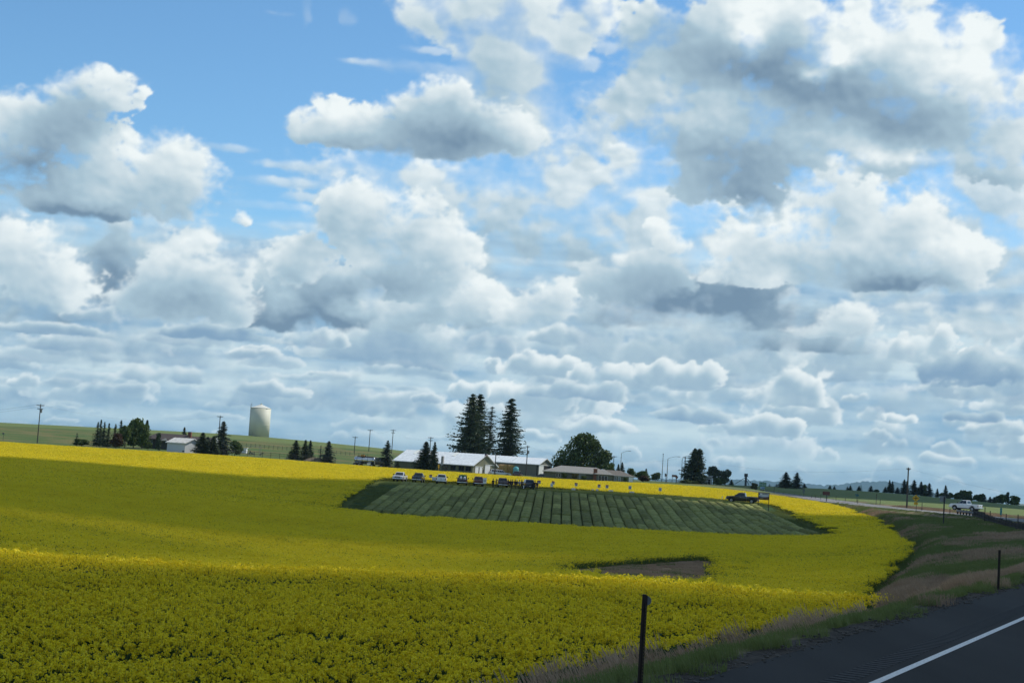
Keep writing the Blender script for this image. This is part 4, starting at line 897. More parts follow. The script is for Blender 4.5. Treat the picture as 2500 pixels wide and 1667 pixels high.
def build_ranch():
    "low ranch house with shake roof in front of the big round tree"
    r = 405.; k = r / F; c = base(1436, r); zc = at(1436, 1156, r).z - 2.35; rt = empty('ranch_house', (c.x, c.y, zc), math.radians(-2), 'low ranch house with weathered shake roof and brick chimney under the round tree', 'house')
    X = lambda px: (px - 1436) * k
    shake = mat('shake_roof', (.17, .16, .145), .9, var=.25, scale=5, col2=(.27, .26, .245), bump=.5, bscale=12); wallm = mat('ranch_wall', (.13, .135, .105), .8, var=.06)
    m = MB(); m.box(((X(1329) + X(1545)) / 2, 4.5, 1.0), (X(1545) - X(1329), 9.0, 2.7)); m.build('wall', wallm, rt)
    m = MB(); hip_roof(m, X(1323), X(1500), -.7, 9.7, 2.42, 1.65, 4.9, 0, True, True); m.build('roof', shake, rt)
    m = MB(); hip_roof(m, X(1480), X(1552), .4, 8.6, 2.28, 1.4, 4.0, 0, False, True); m.build('roof', mat('shake_dark', (.13, .115, .10), .9, var=.3, scale=5, bump=.5), rt)
    m = MB(); hip_roof(m, X(1447), X(1497), -1.9, 4.0, 2.44, 1.35, 2.5, 0, True, True); m.build('porch_roof', shake, rt)
    br = mat('brick', (.20, .085, .055), .9, var=.25, scale=6)
    m = MB(); m.box((X(1452), -.9, 1.7), (1.0, .8, 3.9)); m.box((X(1452), -.9, 3.7), (1.15, .95, .14)); m.build('chimney', br, rt)
    m = MB(); m.box(((X(1455) + X(1494)) / 2, -.7, 1.15), (X(1494) - X(1455), 1.4, 2.45)); m.build('wall', wallm, rt)
    fr = [(X(1329), 0, 0), (X(1545), 0, 0), (X(1545), 0, 2.35), (X(1329), 0, 2.35)]; U = lambda px: (px - 1329) / 216
    window(rt, fr, U(1357), U(1362.3), .42, .86, 1); window(rt, fr, U(1363.2), U(1368.5), .42, .86, 1)
    window(rt, fr, U(1413), U(1428), .40, .90, 1, glass=mat('sky_glass', (.14, .19, .22), .1, spec=.8))
    f2 = [(X(1455), -1.4, 0), (X(1494), -1.4, 0), (X(1494), -1.4, 2.35), (X(1455), -1.4, 2.35)]
    window(rt, f2, .12, .70, .22, .90, 3)
    window(rt, fr, U(1498), U(1504), .10, .88, 1, glass=MATS['sky_glass']); window(rt, fr, U(1508), U(1514), .30, .88, 1, glass=MATS['sky_glass'])
    m = MB(); face_panel(m, fr, U(1534), U(1544), 0, .92, .02, .05); m.build('garage_door', WHITE, rt)
    m = MB(); m.box(((X(1323) + X(1552)) / 2, -.78, 2.3), (X(1552) - X(1323), .08, .13)); m.build('gutter', mat('gutter', (.5, .5, .47), .5), rt)
    # left ranch house, dark roof
    r = 445.; k = r / F; c = base(425, r); zc = at(425, 1074, r).z - 2.5; r2 = empty('ranch_house', (c.x, c.y, zc), math.radians(-9), 'dark brown-roofed ranch house behind the white garage', 'house')
    X = lambda px: (px - 425) * k; rm = mat('brown_shingle', (.055, .042, .040), .9, var=.2, scale=4, bump=.4); wm = mat('grey_board', (.085, .085, .080), .8, var=.1)
    m = MB(); m.box(((X(351) + X(500)) / 2, 4.5, 1.0), (X(500) - X(351), 8.0, 3.0)); m.build('wall', wm, r2)
    m = MB(); hip_roof(m, X(346), X(450), -.4, 9.2, 2.5, 1.75, 2.2, 0, True, False); m.build('roof', rm, r2)
    m = MB(); hip_roof(m, X(440), X(512), .2, 9.6, 2.36, 1.55, 2.0, 0, False, False); m.build('roof', rm, r2)
    m = MB(); m.box((X(449), 3.6, 4.2), (.9, .8, 1.9)); m.build('chimney', br, r2)
    m = MB(); P = [(X(513), .3, 1.2), (X(513), 9.4, 1.2), (X(513), 4.9, 3.9)]; m.add(P + [(x + .15, y, z) for x, y, z in P], [(0, 1, 2), (5, 4, 3), (0, 3, 4, 1), (1, 4, 5, 2), (2, 5, 3, 0)]); m.build('gable_board', mat('pale_gable', (.5, .52, .52), .7), r2)
    fr = [(X(351), .5, -.2), (X(500), .5, -.2), (X(500), .5, 2.4), (X(351), .5, 2.4)]; U = lambda px: (px - 351) / 149
    window(r2, fr, U(352), U(368), .42, .93, 3, glass=mat('blue_glass', (.10, .15, .19), .1)); window(r2, fr, U(378), U(382), .3, .9, 1)
    m = MB(); hip_roof(m, X(391), X(408), -.9, 1.5, 2.2, .7, .9); m.build('porch_roof', mat('porch_grey', (.16, .17, .16), .8), r2)
build_ranch()
def build_silo():
    r = 700.; c = base(632, r, -38); w = 48.5 / 2 * r / F; zt = at(636, 996, r).z; z0 = c.z - 1.5; h = zt - z0
    t = empty('storage_tank', (c.x, c.y, z0), 0, 'tall cream cylindrical tank with conical roof alone on the green hilltop', 'tank')
    cream = mat('cream_steel', (.58, .57, .46), .6, var=.05, scale=.4, stretch=(1, 1, .2)); n = 48
    m = MB(); m.tube([(0, 0, 0), (0, 0, h)], w, n); m.build('shell', cream, t, smooth=False); t.children[0].data.polygons.foreach_set('use_smooth', [len(p.vertices) == 4 for p in t.children[0].data.polygons])
    m = MB(); V = [(w * 1.02 * math.cos(2 * math.pi * k / n), w * 1.02 * math.sin(2 * math.pi * k / n), h - .02) for k in range(n)] + [(0, 0, h + 1.75)]; m.add(V, [(k, (k + 1) % n, n) for k in range(n)] + [tuple(range(n))[::-1]]); m.build('roof', mat('cream_roof', (.62, .61, .54), .6, var=.05), t)
    m = MB(); [m.tube([(w * math.cos(2 * math.pi * k / n) * 1.004, w * math.sin(2 * math.pi * k / n) * 1.004, h * .47) for k in range(n + 1)], .06, 5, caps=False)]; m.build('weld_band', cream, t)
    m = MB(); m.tube([(0, 0, h + 1.6), (0, 0, h + 2.15)], .35, 10); m.build('vent', cream, t)
    m = MB(); a = math.radians(205); q = Vector((math.cos(a), math.sin(a), 0)); s = Vector((-q.y, q.x, 0))
    for e in (-.25, .25): m.bar(q * (w + .25) + s * e + Vector((0, 0, .4)), q * (w + .25) + s * e + Vector((0, 0, h + 1)), .06)
    for i in range(int(h / .4)): m.bar(q * (w + .25) - s * .25 + Vector((0, 0, .5 + i * .4)), q * (w + .25) + s * .25 + Vector((0, 0, .5 + i * .4)), .05)
    m.build('ladder', mat('steel_grey', (.2, .2, .2), .5, .6), t)
    m = MB(); m.bar(q * (w - .1) + Vector((0, 0, h)), q * (w - .1) + Vector((0, 0, h + 2.0)), .09); m.bar(q * (w - .1) + s * -.5 + Vector((0, 0, h + 1.5)), q * (w - .1) + s * .5 + Vector((0, 0, h + 1.9)), .08); m.bar(q * (w - .6) + Vector((0, 0, h + 1.1)), q * (w + .5) + Vector((0, 0, h + 1.3)), .08); m.build('antenna', MATS['steel_grey'], t)
build_silo()
def small_block(name, label, cat, px0, px1, pyt, r, depth, hh, wm, rm, dyy=8):
    c = base((px0 + px1) / 2, r, dyy); zt = at((px0 + px1) / 2, pyt, r).z; w = (px1 - px0) * r / F; z0 = min(c.z, zt - hh)
    t = empty(name, (c.x, c.y, z0), 0, label, cat); m = MB(); m.box((0, 0, (zt - z0) / 2 - .1), (w, depth, zt - z0 - .15)); m.build('wall', wm, t)
    m = MB(); m.box((0, 0, zt - z0 - .06), (w + .4, depth + .4, .14)); m.build('roof', rm, t)
    return t, w, zt - z0
t, w, h = small_block('shed', 'plain pale grey box shed half behind the broad spruce', 'shed', 1715, 1735, 1161, 500, 5, 2.6, mat('pale_wall', (.33, .34, .34), .8), mat('white_roof', (.6, .62, .62), .6))
m = MB(); face_panel(m, [(-w / 2, -2.5, 0), (w / 2, -2.5, 0), (w / 2, -2.5, h), (-w / 2, -2.5, h)], .55, .8, .02, .6, .01, .03); m.build('door', DARK, t)
t, w, h = small_block('camper', 'small white camper trailer beyond the round bush by the rail fence', 'trailer', 586, 602, 1092.5, 460, 2.4, 2.0, WHITE, WHITE)
m = MB(); face_panel(m, [(-w / 2, -1.2, 0), (w / 2, -1.2, 0), (w / 2, -1.2, h), (-w / 2, -1.2, h)], .2, .45, .45, .75, .01, .03); m.build('window', GLASS, t)
for nm, lb, a, b, y in (('farm_building', 'tiny white roof showing at the foot of the far tree line', 2400, 2409, 1219.5), ('farm_building', 'tiny white roof at the far right beyond the rounded tree', 2493, 2507, 1230)):
    t, w, h = small_block(nm, lb, 'building', a, b, y, 900, 8, 3.5, WHITE, WHITE, 12)

# ------------------------------------------------------------------ trees
M_BARK = mat('bark', (.075, .055, .042), .95, var=.3, scale=4)
M_CON = leaf_mat('conifer_needles', (.032, .050, .028), (.078, .105, .055), .10); M_CONB = leaf_mat('conifer_needles_blue', (.042, .060, .046), (.086, .110, .082), .10)
M_LEAF = leaf_mat('broad_leaves', (.045, .072, .022), (.10, .140, .044), .25); M_LEAFL = leaf_mat('light_leaves', (.055, .095, .022), (.115, .155, .045), .30); M_LEAFG = leaf_mat('grey_leaves', (.05, .070, .045), (.10, .125, .08), .25); M_RED = leaf_mat('red_leaves', (.040, .022, .014), (.085, .045, .026), .2); M_OLV = leaf_mat('olive_leaves', (.06, .06, .02), (.12, .115, .04), .25)
def conifer_mesh(h, w, rng, whorls, nb, m, q, droop=.18, gap=.0, power=.85, lean=(0, 0), ragged=.2, t0=.05):
    cs = []; ss = []; dirs = []
    for i in range(whorls):
        t = t0 + (1 - t0) * (i + rng.uniform(-.3, .3)) / whorls; t = min(max(t, t0), .995)
        rad0 = w * (1 - t) ** power * (.55 + .45 * min(1, t / .12)) + .02 * w
        for j in range(nb):
            if rng.random() < gap: continue
            rad = rad0 * rng.uniform(1 - ragged * 1.6, 1 + ragged * .7); a = rng.uniform(0, 2 * math.pi); k = max(2, int(m * (.35 + .65 * rad / w))); zj = rng.uniform(-.5, .5) * h / whorls
            u = np.linspace(.12, 1, k) + rng.normal(0, .03, k); z = t * h + zj - droop * rad * u ** 1.3 + .10 * rad * u ** 4
            x = np.cos(a) * rad * u; y = np.sin(a) * rad * u
            spread = rad * .10 * (1 - .4 * u)
            cs.append(np.stack([x + rng.normal(0, 1, k) * spread + lean[0] * t * h, y + rng.normal(0, 1, k) * spread + lean[1] * t * h, z + rng.normal(0, .3, k) * spread], -1)); ss.append(q * (1.15 - .5 * u) * rng.uniform(.7, 1.3, k) * (.55 + .45 * (1 - t)))
            dirs.append(np.repeat([[np.cos(a), np.sin(a), -droop]], k, 0))
    c = np.concatenate(cs); s = np.concatenate(ss); d = np.concatenate(dirs); n = len(c)
    d = d + rng.normal(0, .25, d.shape); d /= np.linalg.norm(d, axis=1)[:, None]; o = np.cross(d, rng.normal(size=(n, 3))); o /= np.linalg.norm(o, axis=1)[:, None]
    uu = d * (s * 1.5)[:, None]; vv = o * (s * .62)[:, None]
    return np.stack([c - uu - vv, c + uu - vv * .7, c + uu + vv * .7, c - uu + vv], 1).reshape(-1, 3), np.arange(4 * n).reshape(n, 4)
def broad_mesh(h, w, rng, n, lobes, q, low=.18, squash=.8):
    cen = []; 
    for i in range(lobes):
        a = rng.uniform(0, 2 * math.pi); rr = w * math.sqrt(rng.random()) * .68; zt = rng.uniform(low + .12, .86)
        rr *= (1 - .55 * max(0, (zt - .5) / .5)); cen.append((math.cos(a) * rr, math.sin(a) * rr, zt * h, w * rng.uniform(.26, .46)))
    cen.append((0, 0, h * (.5 + low / 2), w * .55)); cen = np.array(cen); k = rng.integers(0, len(cen), n); d = rng.normal(size=(n, 3)); d /= np.linalg.norm(d, axis=1)[:, None]
    rad = cen[k, 3] * (rng.random(n) ** .28) * (1 + .12 * rng.normal(size=n)); c = cen[k, :3] + d * rad[:, None] * [1, 1, squash * h / (2 * w) * 1.1 if h > 2 * w else squash]
    c[:, 2] = np.clip(c[:, 2], low * h * .6 + rng.uniform(0, .1 * h, n), h)
    v, f = quads_at(c, q * rng.uniform(.6, 1.3, n), rng, .1); return v, f, cen
def trunk_mb(h, r0, rng, limbs=None, lean=(0, 0)):
    m = MB(); m.tube([(0, 0, -.5), (lean[0] * h * .5, lean[1] * h * .5, h * .5), (lean[0] * h, lean[1] * h, h * .97)], [r0, r0 * .6, r0 * .08], 7)
    if limbs is not None:
        for c in limbs: m.tube([(0, 0, h * .18), (c[0] * .5, c[1] * .5, c[2] * .62), (c[0], c[1], c[2])], [r0 * .5, r0 * .28, r0 * .08], 5)
    return m
TEMPL = {}
def tmpl(kind):
    "unit-ish crowns and trunks shared by the smaller trees: h 10, half width 2"
    if kind in TEMPL: return TEMPL[kind]
    rng = np.random.default_rng(abs(hash(kind)) % 1000 if False else sum(map(ord, kind))); mtl = M_CON
    if kind.startswith('spruce'): v, f = conifer_mesh(10, 2.2, rng, 44, 11, 7, .27, .22, .04, .80); T = trunk_mb(10, .16, rng); mtl = M_CON
    elif kind.startswith('spire'): v, f = conifer_mesh(10, 2.3, rng, 36, 9, 5, .25, .14, .06, .92, ragged=.3); T = trunk_mb(10, .18, rng); mtl = M_CON
    elif kind.startswith('sparse'): v, f = conifer_mesh(10, 2.2, rng, 28, 7, 5, .24, .05, .2, .8, ragged=.4); T = trunk_mb(10, .16, rng); mtl = M_CONB
    elif kind.startswith('fir'): v, f = conifer_mesh(10, 2.25, rng, 36, 11, 7, .30, .30, .08, .66, ragged=.35); T = trunk_mb(10, .18, rng); mtl = M_CONB
    elif kind.startswith('column'): v, f, c = broad_mesh(10, 2.0, rng, 1500, 16, .22, .02, 1.0); v[:, 2] = np.clip(v[:, 2], 0, 10); T = trunk_mb(8, .14, rng); mtl = M_CON
    else:
        sp = 'open' in kind; v, f, c = broad_mesh(10, 5.0, rng, 1300 if sp else 2600, 14 if sp else 18, .34 if sp else .36, .28 if sp else .10); T = trunk_mb(8.5, .28, rng, c[:8])
        mtl = {'l': M_LEAFL, 'g': M_LEAFG, 'r': M_RED, 'o': M_OLV}.get(kind.split('_')[1][0] if '_' in kind else '', M_LEAF)
    cr = mesh_np('crown', v, f, mtl).data; tb = T.build('trunk', M_BARK); tr = tb.data; bpy.data.objects.remove(tb)
    hw = 2.0 if not kind.startswith(('broad', 'open', 'bush')) else 5.0
    TEMPL[kind] = (cr, tr, hw); return TEMPL[kind]
def tree(name, label, pxb, pyt, wpx, r, kind, group=None, cat='tree', dyy=14, pyb=None, spin=0.0):
    c = base(pxb, r, dyy); zt = at(pxb + 2, pyt, r).z
    if pyb is not None: c.z = at(pxb, pyb, r).z
    h = zt - c.z; cr, tr, hw = tmpl(kind); w = wpx / 2 * r / F
    t = empty(name, c, spin, label, cat, group); t.scale = (w / hw, w / hw, h / 10)
    o = bpy.data.objects.new('crown', cr); link(o); o.parent = t
    o = bpy.data.objects.new('trunk', tr); link(o); o.parent = t
    return t
def big_tree(name, label, pxb, pxt, pyt, wpx, r, seed, mt, group=None, **kw):
    rng = np.random.default_rng(seed); c = base(pxb, r); zt = at(pxt, pyt, r).z; h = zt - c.z; w = wpx / 2 * r / F
    pt = at(pxt, pyt, r); lean = ((pt.x - c.x) / h, 0.0); t = empty(name, c, 0, label, 'tree', group)
    v, f = conifer_mesh(h, w, rng, lean=lean, **kw); link(mesh_np("crown", v, f, mt, t)); trunk_mb(h, .38, rng, lean=lean).build('trunk', M_BARK, t); return t
G1 = 'tall firs behind the barns'
big_tree('fir_tree', 'tallest dark fir, left of the twin tops rising behind the barn', 1143, 1155, 961, 118, 470, 31, M_CON, G1, whorls=64, nb=13, m=17, q=.38, droop=.10, gap=.05, power=.62, ragged=.45)
big_tree('fir_tree', 'dark fir whose top is the right of the twin tops behind the barn', 1157, 1174, 961, 96, 476, 37, M_CON, G1, whorls=62, nb=12, m=16, q=.38, droop=.06, gap=.05, power=.60, ragged=.45)
big_tree('fir_tree', 'thin sparse blue-grey fir between the twin-topped firs and the lone fir', 1187, 1203, 990, 70, 482, 41, M_CONB, G1, whorls=46, nb=9, m=13, q=.27, droop=.05, gap=.22, power=.6, ragged=.5)
big_tree('fir_tree', 'lone crooked dark fir with a thin bent top behind the pale shed roof', 1236, 1250, 971, 78, 474, 43, M_CON, G1, whorls=58, nb=13, m=17, q=.38, droop=.16, gap=.05, power=.50, ragged=.60)
def round_tree():
    rng = np.random.default_rng(77); r = 452.; c = base(1420, r); zt = at(1425, 1058, r).z; h = zt - c.z; w = 66 * r / F
    t = empty('broadleaf_tree', c, 0, 'large rounded dark green tree standing behind the shake-roofed ranch house', 'tree')
    cen = [(-5.6, 0, .36, 3.4), (-3.6, -1, .50, 3.6), (-1.8, .5, .68, 3.6), (.3, 0, .80, 3.2), (1.6, -.5, .76, 3.0), (3.0, .6, .60, 3.0), (5.6, 0, .44, 2.6), (6.6, .4, .52, 1.9), (4.4, -1, .30, 2.6), (0, -1.6, .40, 4.2), (-3, 1, .28, 3.2), (1, 1, .25, 3.2), (-6.3, .5, .25, 2.2), (2.9, 0, .72, 2.3), (-.6, .4, .84, 2.2)]
    cen = np.array([(x * w / 8, y, z * h, q * w / 8) for x, y, z, q in cen]); n = 9500; k = rng.integers(0, len(cen), n); d = rng.normal(size=(n, 3)); d /= np.linalg.norm(d, axis=1)[:, None]
    bump = 1 + .16 * perlin(d[:, 0] * 2.2 + k * 3.1, d[:, 2] * 2.2 + d[:, 1] * 1.7, 9); p = cen[k, :3] + d * (cen[k, 3] * rng.random(n) ** .25 * bump)[:, None]
    v, f = quads_at(p, .20 * rng.uniform(.6, 1.35, n), rng, .1); link(mesh_np('crown', v, f, M_LEAF, t)); trunk_mb(h * .8, .5, rng, cen[:9]).build('trunk', M_BARK, t)
round_tree()
def twin_spruce():
    rng = np.random.default_rng(91); r = 445.; c = base(1692, r); zt = at(1694, 1093, r).z; h = zt - c.z; t = empty('spruce_tree', c, 0, 'broad dark spruce with ragged double top beside the street lamps', 'tree')
    a = conifer_mesh(h, 40 * r / F, rng, 44, 11, 12, .36, .22, .06, .72, (.0, 0), .28); b = conifer_mesh(h * .985, 27 * r / F, rng, 40, 10, 10, .34, .10, .06, .55, (.14, 0), .25, .45)
    V = np.concatenate([a[0], b[0]]); Fq = np.concatenate([a[1], b[1] + len(a[0])]); link(mesh_np('crown', V, Fq, M_CON, t)); trunk_mb(h, .35, rng).build('trunk', M_BARK, t)
twin_spruce()
GL = 'trees round the left farmhouse'; GY = 'spruces along the farmyard'; GR = 'trees along the far right field'
for nm, lb, x, y, w, r, kd, g in (
 ('spruce_tree', 'leftmost narrow spire of the spruce clump left of the farmhouse', 235, 1030, 22, 432, 'spire_a', GL), ('spruce_tree', 'tallest narrow spire spruce, second in the clump left of the farmhouse', 242, 1023, 20, 436, 'spire_b', GL),
 ('spruce_tree', 'third narrow spruce in the clump left of the farmhouse', 251, 1029, 20, 433, 'spire_a', GL), ('spruce_tree', 'rightmost narrow spruce of the left clump, beside the red bush', 262, 1032, 22, 431, 'spire_b', GL),
 ('spruce_tree', 'short spruce rising straight behind the reddish bush', 278, 1034, 22, 438, 'spire_b', GL), ('spruce_tree', 'thin-topped spruce between the reddish bush and pale green trees', 291, 1025, 24, 440, 'spire_a', GL),
 ('broadleaf_tree', 'soft pale green tree behind the spruces left of the farmhouse', 304, 1037, 30, 436, 'open_l', GL), ('broadleaf_tree', 'tall light green tree left of the brown roof', 325, 1021, 40, 442, 'broad_l', GL),
 ('broadleaf_tree', 'fresh green small tree hugging the left end of the brown roof', 346, 1034, 26, 438, 'broad_l2', GL), ('spruce_tree', 'dark pointed spruce at the left end of the brown roof', 354, 1024, 24, 446, 'spruce_a', GL),
 ('spruce_tree', 'small spruce standing alone above the hedge', 186, 1057, 18, 425, 'sparse_a', GL), ('spruce_tree', 'dark spruce poking up behind the brown roof beside the chimney', 446, 1042, 20, 462, 'spruce_b', GL),
 ('cedar_tree', 'dark columnar cedar against the farmhouse wall', 385, 1056, 13, 432, 'column_a', GL),
 ('spruce_tree', 'bushy spruce immediately right of the white garage', 492, 1055, 38, 412, 'spruce_a', GL), ('spruce_tree', 'lower spruce second from the white garage', 505, 1066, 28, 416, 'fir_a', GL), ('spruce_tree', 'squat dark spruce left of the ragged tall pine', 519, 1064, 32, 411, 'spruce_b', GL),
 ('pine_tree', 'ragged tall pine in front of a power pole right of the garage', 540, 1028, 38, 418, 'fir_b', GL),
 ('spruce_tree', 'broad spruce, leftmost of the three by the rail fence', 720, 1074, 38, 415, 'spruce_b', GY), ('spruce_tree', 'middle spruce of the three by the rail fence', 743, 1073, 28, 418, 'spruce_a', GY), ('spruce_tree', 'right spruce of the three by the rail fence', 755, 1074, 24, 420, 'spruce_b', GY),
 ('spruce_tree', 'thin sparse young spruce beside the dark spruce at the fence corner', 781, 1087, 18, 424, 'sparse_a', GY), ('spruce_tree', 'dark layered spruce at the fence corner left of the tanker', 800, 1076, 32, 414, 'fir_a', GY),
 ('spruce_tree', 'ragged dark spruce between the tanker truck and the barn', 943, 1075, 32, 411, 'fir_b', GY), ('spruce_tree', 'thick dark spruce in front of the middle of the barn roof', 1037, 1077, 52, 408, 'spruce_a', GY), ('spruce_tree', 'slim dark spruce close right of the thick one before the barn', 1058, 1078, 28, 407, 'spruce_b', GY), ('spruce_tree', 'tiny dark spruce against the barn wall', 971, 1125, 14, 410, 'spruce_a', GY),
 ('broadleaf_tree', 'small dark leafy tree just right of the round tree', 1483, 1127, 34, 446, 'open_d', None), ('spruce_tree', 'short spruce left of the first street lamp', 1508, 1132, 18, 520, 'spruce_a', None), ('spruce_tree', 'dark spruce behind the first street lamp pole', 1517, 1128, 20, 510, 'fir_a', None),
 ('broadleaf_tree', 'yellow-green small tree at the right end of the ranch house', 1540, 1142, 26, 450, 'open_l', None), ('broadleaf_tree', 'dark rounded tree right of the ranch house', 1568, 1148, 38, 440, 'broad_d', None), ('spruce_tree', 'pointed spruce top behind the dark rounded tree', 1576, 1143, 18, 450, 'spruce_b', None),
 ('broadleaf_tree', 'low bluish tree clump left of the poles', 1601, 1153, 26, 640, 'broad_d2', None), ('broadleaf_tree', 'wispy grey-green tree right of the broad spruce', 1741, 1137, 40, 500, 'open_g', None), ('broadleaf_tree', 'second wispy grey-green tree, with bare pale stems', 1770, 1144, 34, 505, 'open_g2', None), ('spruce_tree', 'tiny spruce on the slope beyond the wispy trees', 1785, 1170, 12, 620, 'spruce_a', None),
 ('spruce_tree', 'larger dark spruce of the pair beyond the framed field sign', 1917, 1152, 38, 560, 'spruce_b', None), ('spruce_tree', 'smaller dark spruce of the pair beyond the framed field sign', 1944, 1153, 28, 565, 'fir_a', None), ('spruce_tree', 'little spruce right of the spruce pair', 1963, 1180, 12, 640, 'spruce_a', None),
 ('spruce_tree', 'tiny blue-green spruce left of the spruce pair, beside a dark post', 1895, 1180, 12, 600, 'sparse_a', None), ('spruce_tree', 'tiny spruce beside the green road signs', 1878, 1181, 10, 620, 'sparse_a', None),
): tree(nm, lb, x, y, w * (1.3 if g == GL else 1.12), r, kd, g, spin=(x * 1.7) % 6.28)
# far tree line on the right
FT = [(2026, 1184, 9, 'spruce_a', 'lonely small spruce on the ridge above the brown sign'), (2037, 1185.5, 7, 'spruce_b', 'small spruce on the ridge just right of the lonely one'), (2069, 1187, 7, 'fir_a', 'smaller of two spruces on the ridge left of the teal street sign'), (2076, 1184, 10, 'spruce_a', 'larger of two spruces on the ridge left of the teal street sign'), (2097, 1185, 10, 'spruce_b', 'dark spruce on the ridge above the teal street sign'), (2101.5, 1182.5, 8, 'sparse_a', 'thin gappy spruce on the ridge above the teal street sign'), (2126, 1185, 12, 'fir_b', 'broad spruce on the ridge left of the leaning post'),
 (2161, 1188, 12, 'spruce_a', 'low spruce at the left foot of the tall twin spires'), (2171, 1171, 15, 'spruce_b', 'left conifer of the tall twin spires on the far ridge'), (2178, 1174, 13, 'spruce_a', 'right conifer of the tall twin spires on the far ridge'), (2191, 1189, 14, 'fir_a', 'short dark conifer between the twin spires and the power pole'), (2207, 1170, 20, 'fir_b', 'tall conifer just left of the far right power pole'), (2213, 1173.5, 12, 'spruce_a', 'slim conifer partly behind the far right power pole'), (2231, 1171.5, 24, 'fir_a', 'tall conifer right of the far right power pole'), (2248, 1175, 22, 'spruce_b', 'dark conifer above the yellow crossroads sign'), (2268, 1179, 20, 'fir_b', 'conifer ending the dark clump above the yellow sign'), (2288, 1192, 12, 'spruce_a', 'short conifer standing apart left of the blank sign back'), (2308, 1184, 15, 'fir_a', 'pointed conifer above the blank sign back')]
for x, y, w, kd, lb in FT: w *= 1.15; tree('conifer_tree', lb, x, y, w, 640, kd, GR, dyy=2, spin=x % 6)
FB = [(2139, 1193.5, 14, 'bush_d', 'low bush on the ridge right of the broad spruce'), (2255, 1183, 18, 'broad_l', 'lighter green leafy tree inside the dark conifer clump'), (2257, 1199, 18, 'bush_l', 'bright low bush at the foot of the dark conifer clump'), (2301, 1202, 16, 'bush_l', 'bright low bush left of the blank sign back'), (2320, 1201, 14, 'broad_d', 'dark rounded tree right of the blank sign back'), (2337, 1201.5, 16, 'broad_d2', 'dark tree second right of the blank sign back'), (2351, 1196, 18, 'broad_l2', 'light tall tree above the white pickup cab'), (2365, 1198, 18, 'broad_l', 'second light tree above the white pickup'), (2357, 1208, 34, 'bush_d', 'long low dark shrub beneath the light trees'), (2384, 1206, 16, 'broad_d', 'medium dark tree right of the light trees'), (2396, 1205, 15, 'broad_d2', 'dark tree above the tiny white roof'), (2404, 1207, 10, 'fir_b', 'narrow dark conifer behind the tiny white roof'), (2417, 1212, 14, 'fir_a', 'dark conifer in the low gap of the far tree line'), (2426, 1213, 14, 'fir_b', 'second dark conifer in the low gap of the far tree line'), (2437, 1209, 20, 'broad_d', 'rounded dark tree left of the poplar'), (2449, 1206, 20, 'broad_l2', 'rounded lighter tree touching the poplar'), (2460, 1200.5, 10, 'column_a', 'tall narrow poplar near the right end of the tree line'), (2478, 1210, 28, 'broad_l', 'broad rounded tree ending the far tree line')]
for x, y, w, kd, lb in FB: w *= 1.25; tree('broadleaf_tree' if not kd.startswith(('fir', 'bush')) else ('conifer_tree' if kd.startswith('fir') else 'bush'), lb, x, y, w, 700, kd, GR, cat='tree' if not kd.startswith('bush') else 'bush', dyy=5, spin=x % 5, pyb=hor(x) + 4 + (x - 2139) * .027)
# shrubs
for nm, lb, x, y, w, r, kd, yb in (('hedge', 'low dark hedge beneath the small lone spruce', 200, 1070, 44, 424, 'bush_d', 1090), ('bush', 'reddish brown rounded bush at the field edge left of the farmhouse', 283, 1057, 36, 420, 'bush_r', None), ('bush', 'round clipped dark bush left of the white garage', 361, 1076, 25, 416, 'bush_d', 1098), ('bush', 'round green bush beside the white camper', 573, 1074, 38, 425, 'bush_l', None),
 ('bush', 'dark clipped shrub under the left part of the ranch house eave', 1379, 1153, 17, 402, 'bush_d', None), ('bush', 'small mixed shrub at the centre of the ranch house front', 1402, 1156, 22, 402, 'bush_o', None), ('bush', 'dark shrub left of the brick chimney', 1426, 1160, 18, 402, 'bush_d', None), ('bush', 'round dark shrub beside the white garage door of the ranch house', 1527, 1164, 13, 401, 'bush_d', None), ('bush', 'dark red-purple bush at the foot of the dark rounded tree', 1570, 1160, 30, 425, 'bush_r', None), ('hedge', 'low dark green hedge at the foot of the broad spruce', 1680, 1172, 56, 440, 'bush_d2', None), ('bush', 'olive green bush left of the green road signs', 1840, 1178, 22, 480, 'bush_o', None), ('bush', 'dark low growth under the wispy trees', 1757, 1166, 40, 495, 'bush_d', None)):
    tree(nm, lb, x, y, w, r, kd, None, 'hedge' if nm == 'hedge' else 'bush', pyb=yb)
# ------------------------------------------------------------------ vehicles
RUB = mat('rubber', (.012, .012, .013), .85); RIM = mat('rim_alloy', (.25, .25, .26), .35, .7); BLACKP = mat('black_plastic', (.015, .015, .016), .6); CHROME = mat('chrome', (.5, .5, .52), .18, .95, var=.03)
HEADL = mat('headlight_glass', (.45, .46, .46), .12, spec=.8); TAIL = mat('taillight_red', (.16, .012, .010), .2, spec=.7); PLATE = mat('plate', (.42, .42, .40), .5)
def paintm(name, c): return mat(name, c, .28, .0, var=.03, spec=.55, coat=.6)
def wheel(parent, x, y, r=.39, w=.26):
    m = MB(); s = 1 if y > 0 else -1; m.tube([(x, y - w / 2, r), (x, y + w / 2, r)], r, 20); t = m.build('wheel', RUB, parent)
    m = MB(); m.tube([(x, y + s * (w / 2 - .02), r), (x, y + s * (w / 2 + .015), r)], r * .62, 16); k = m.build('rim', RIM, t); return t
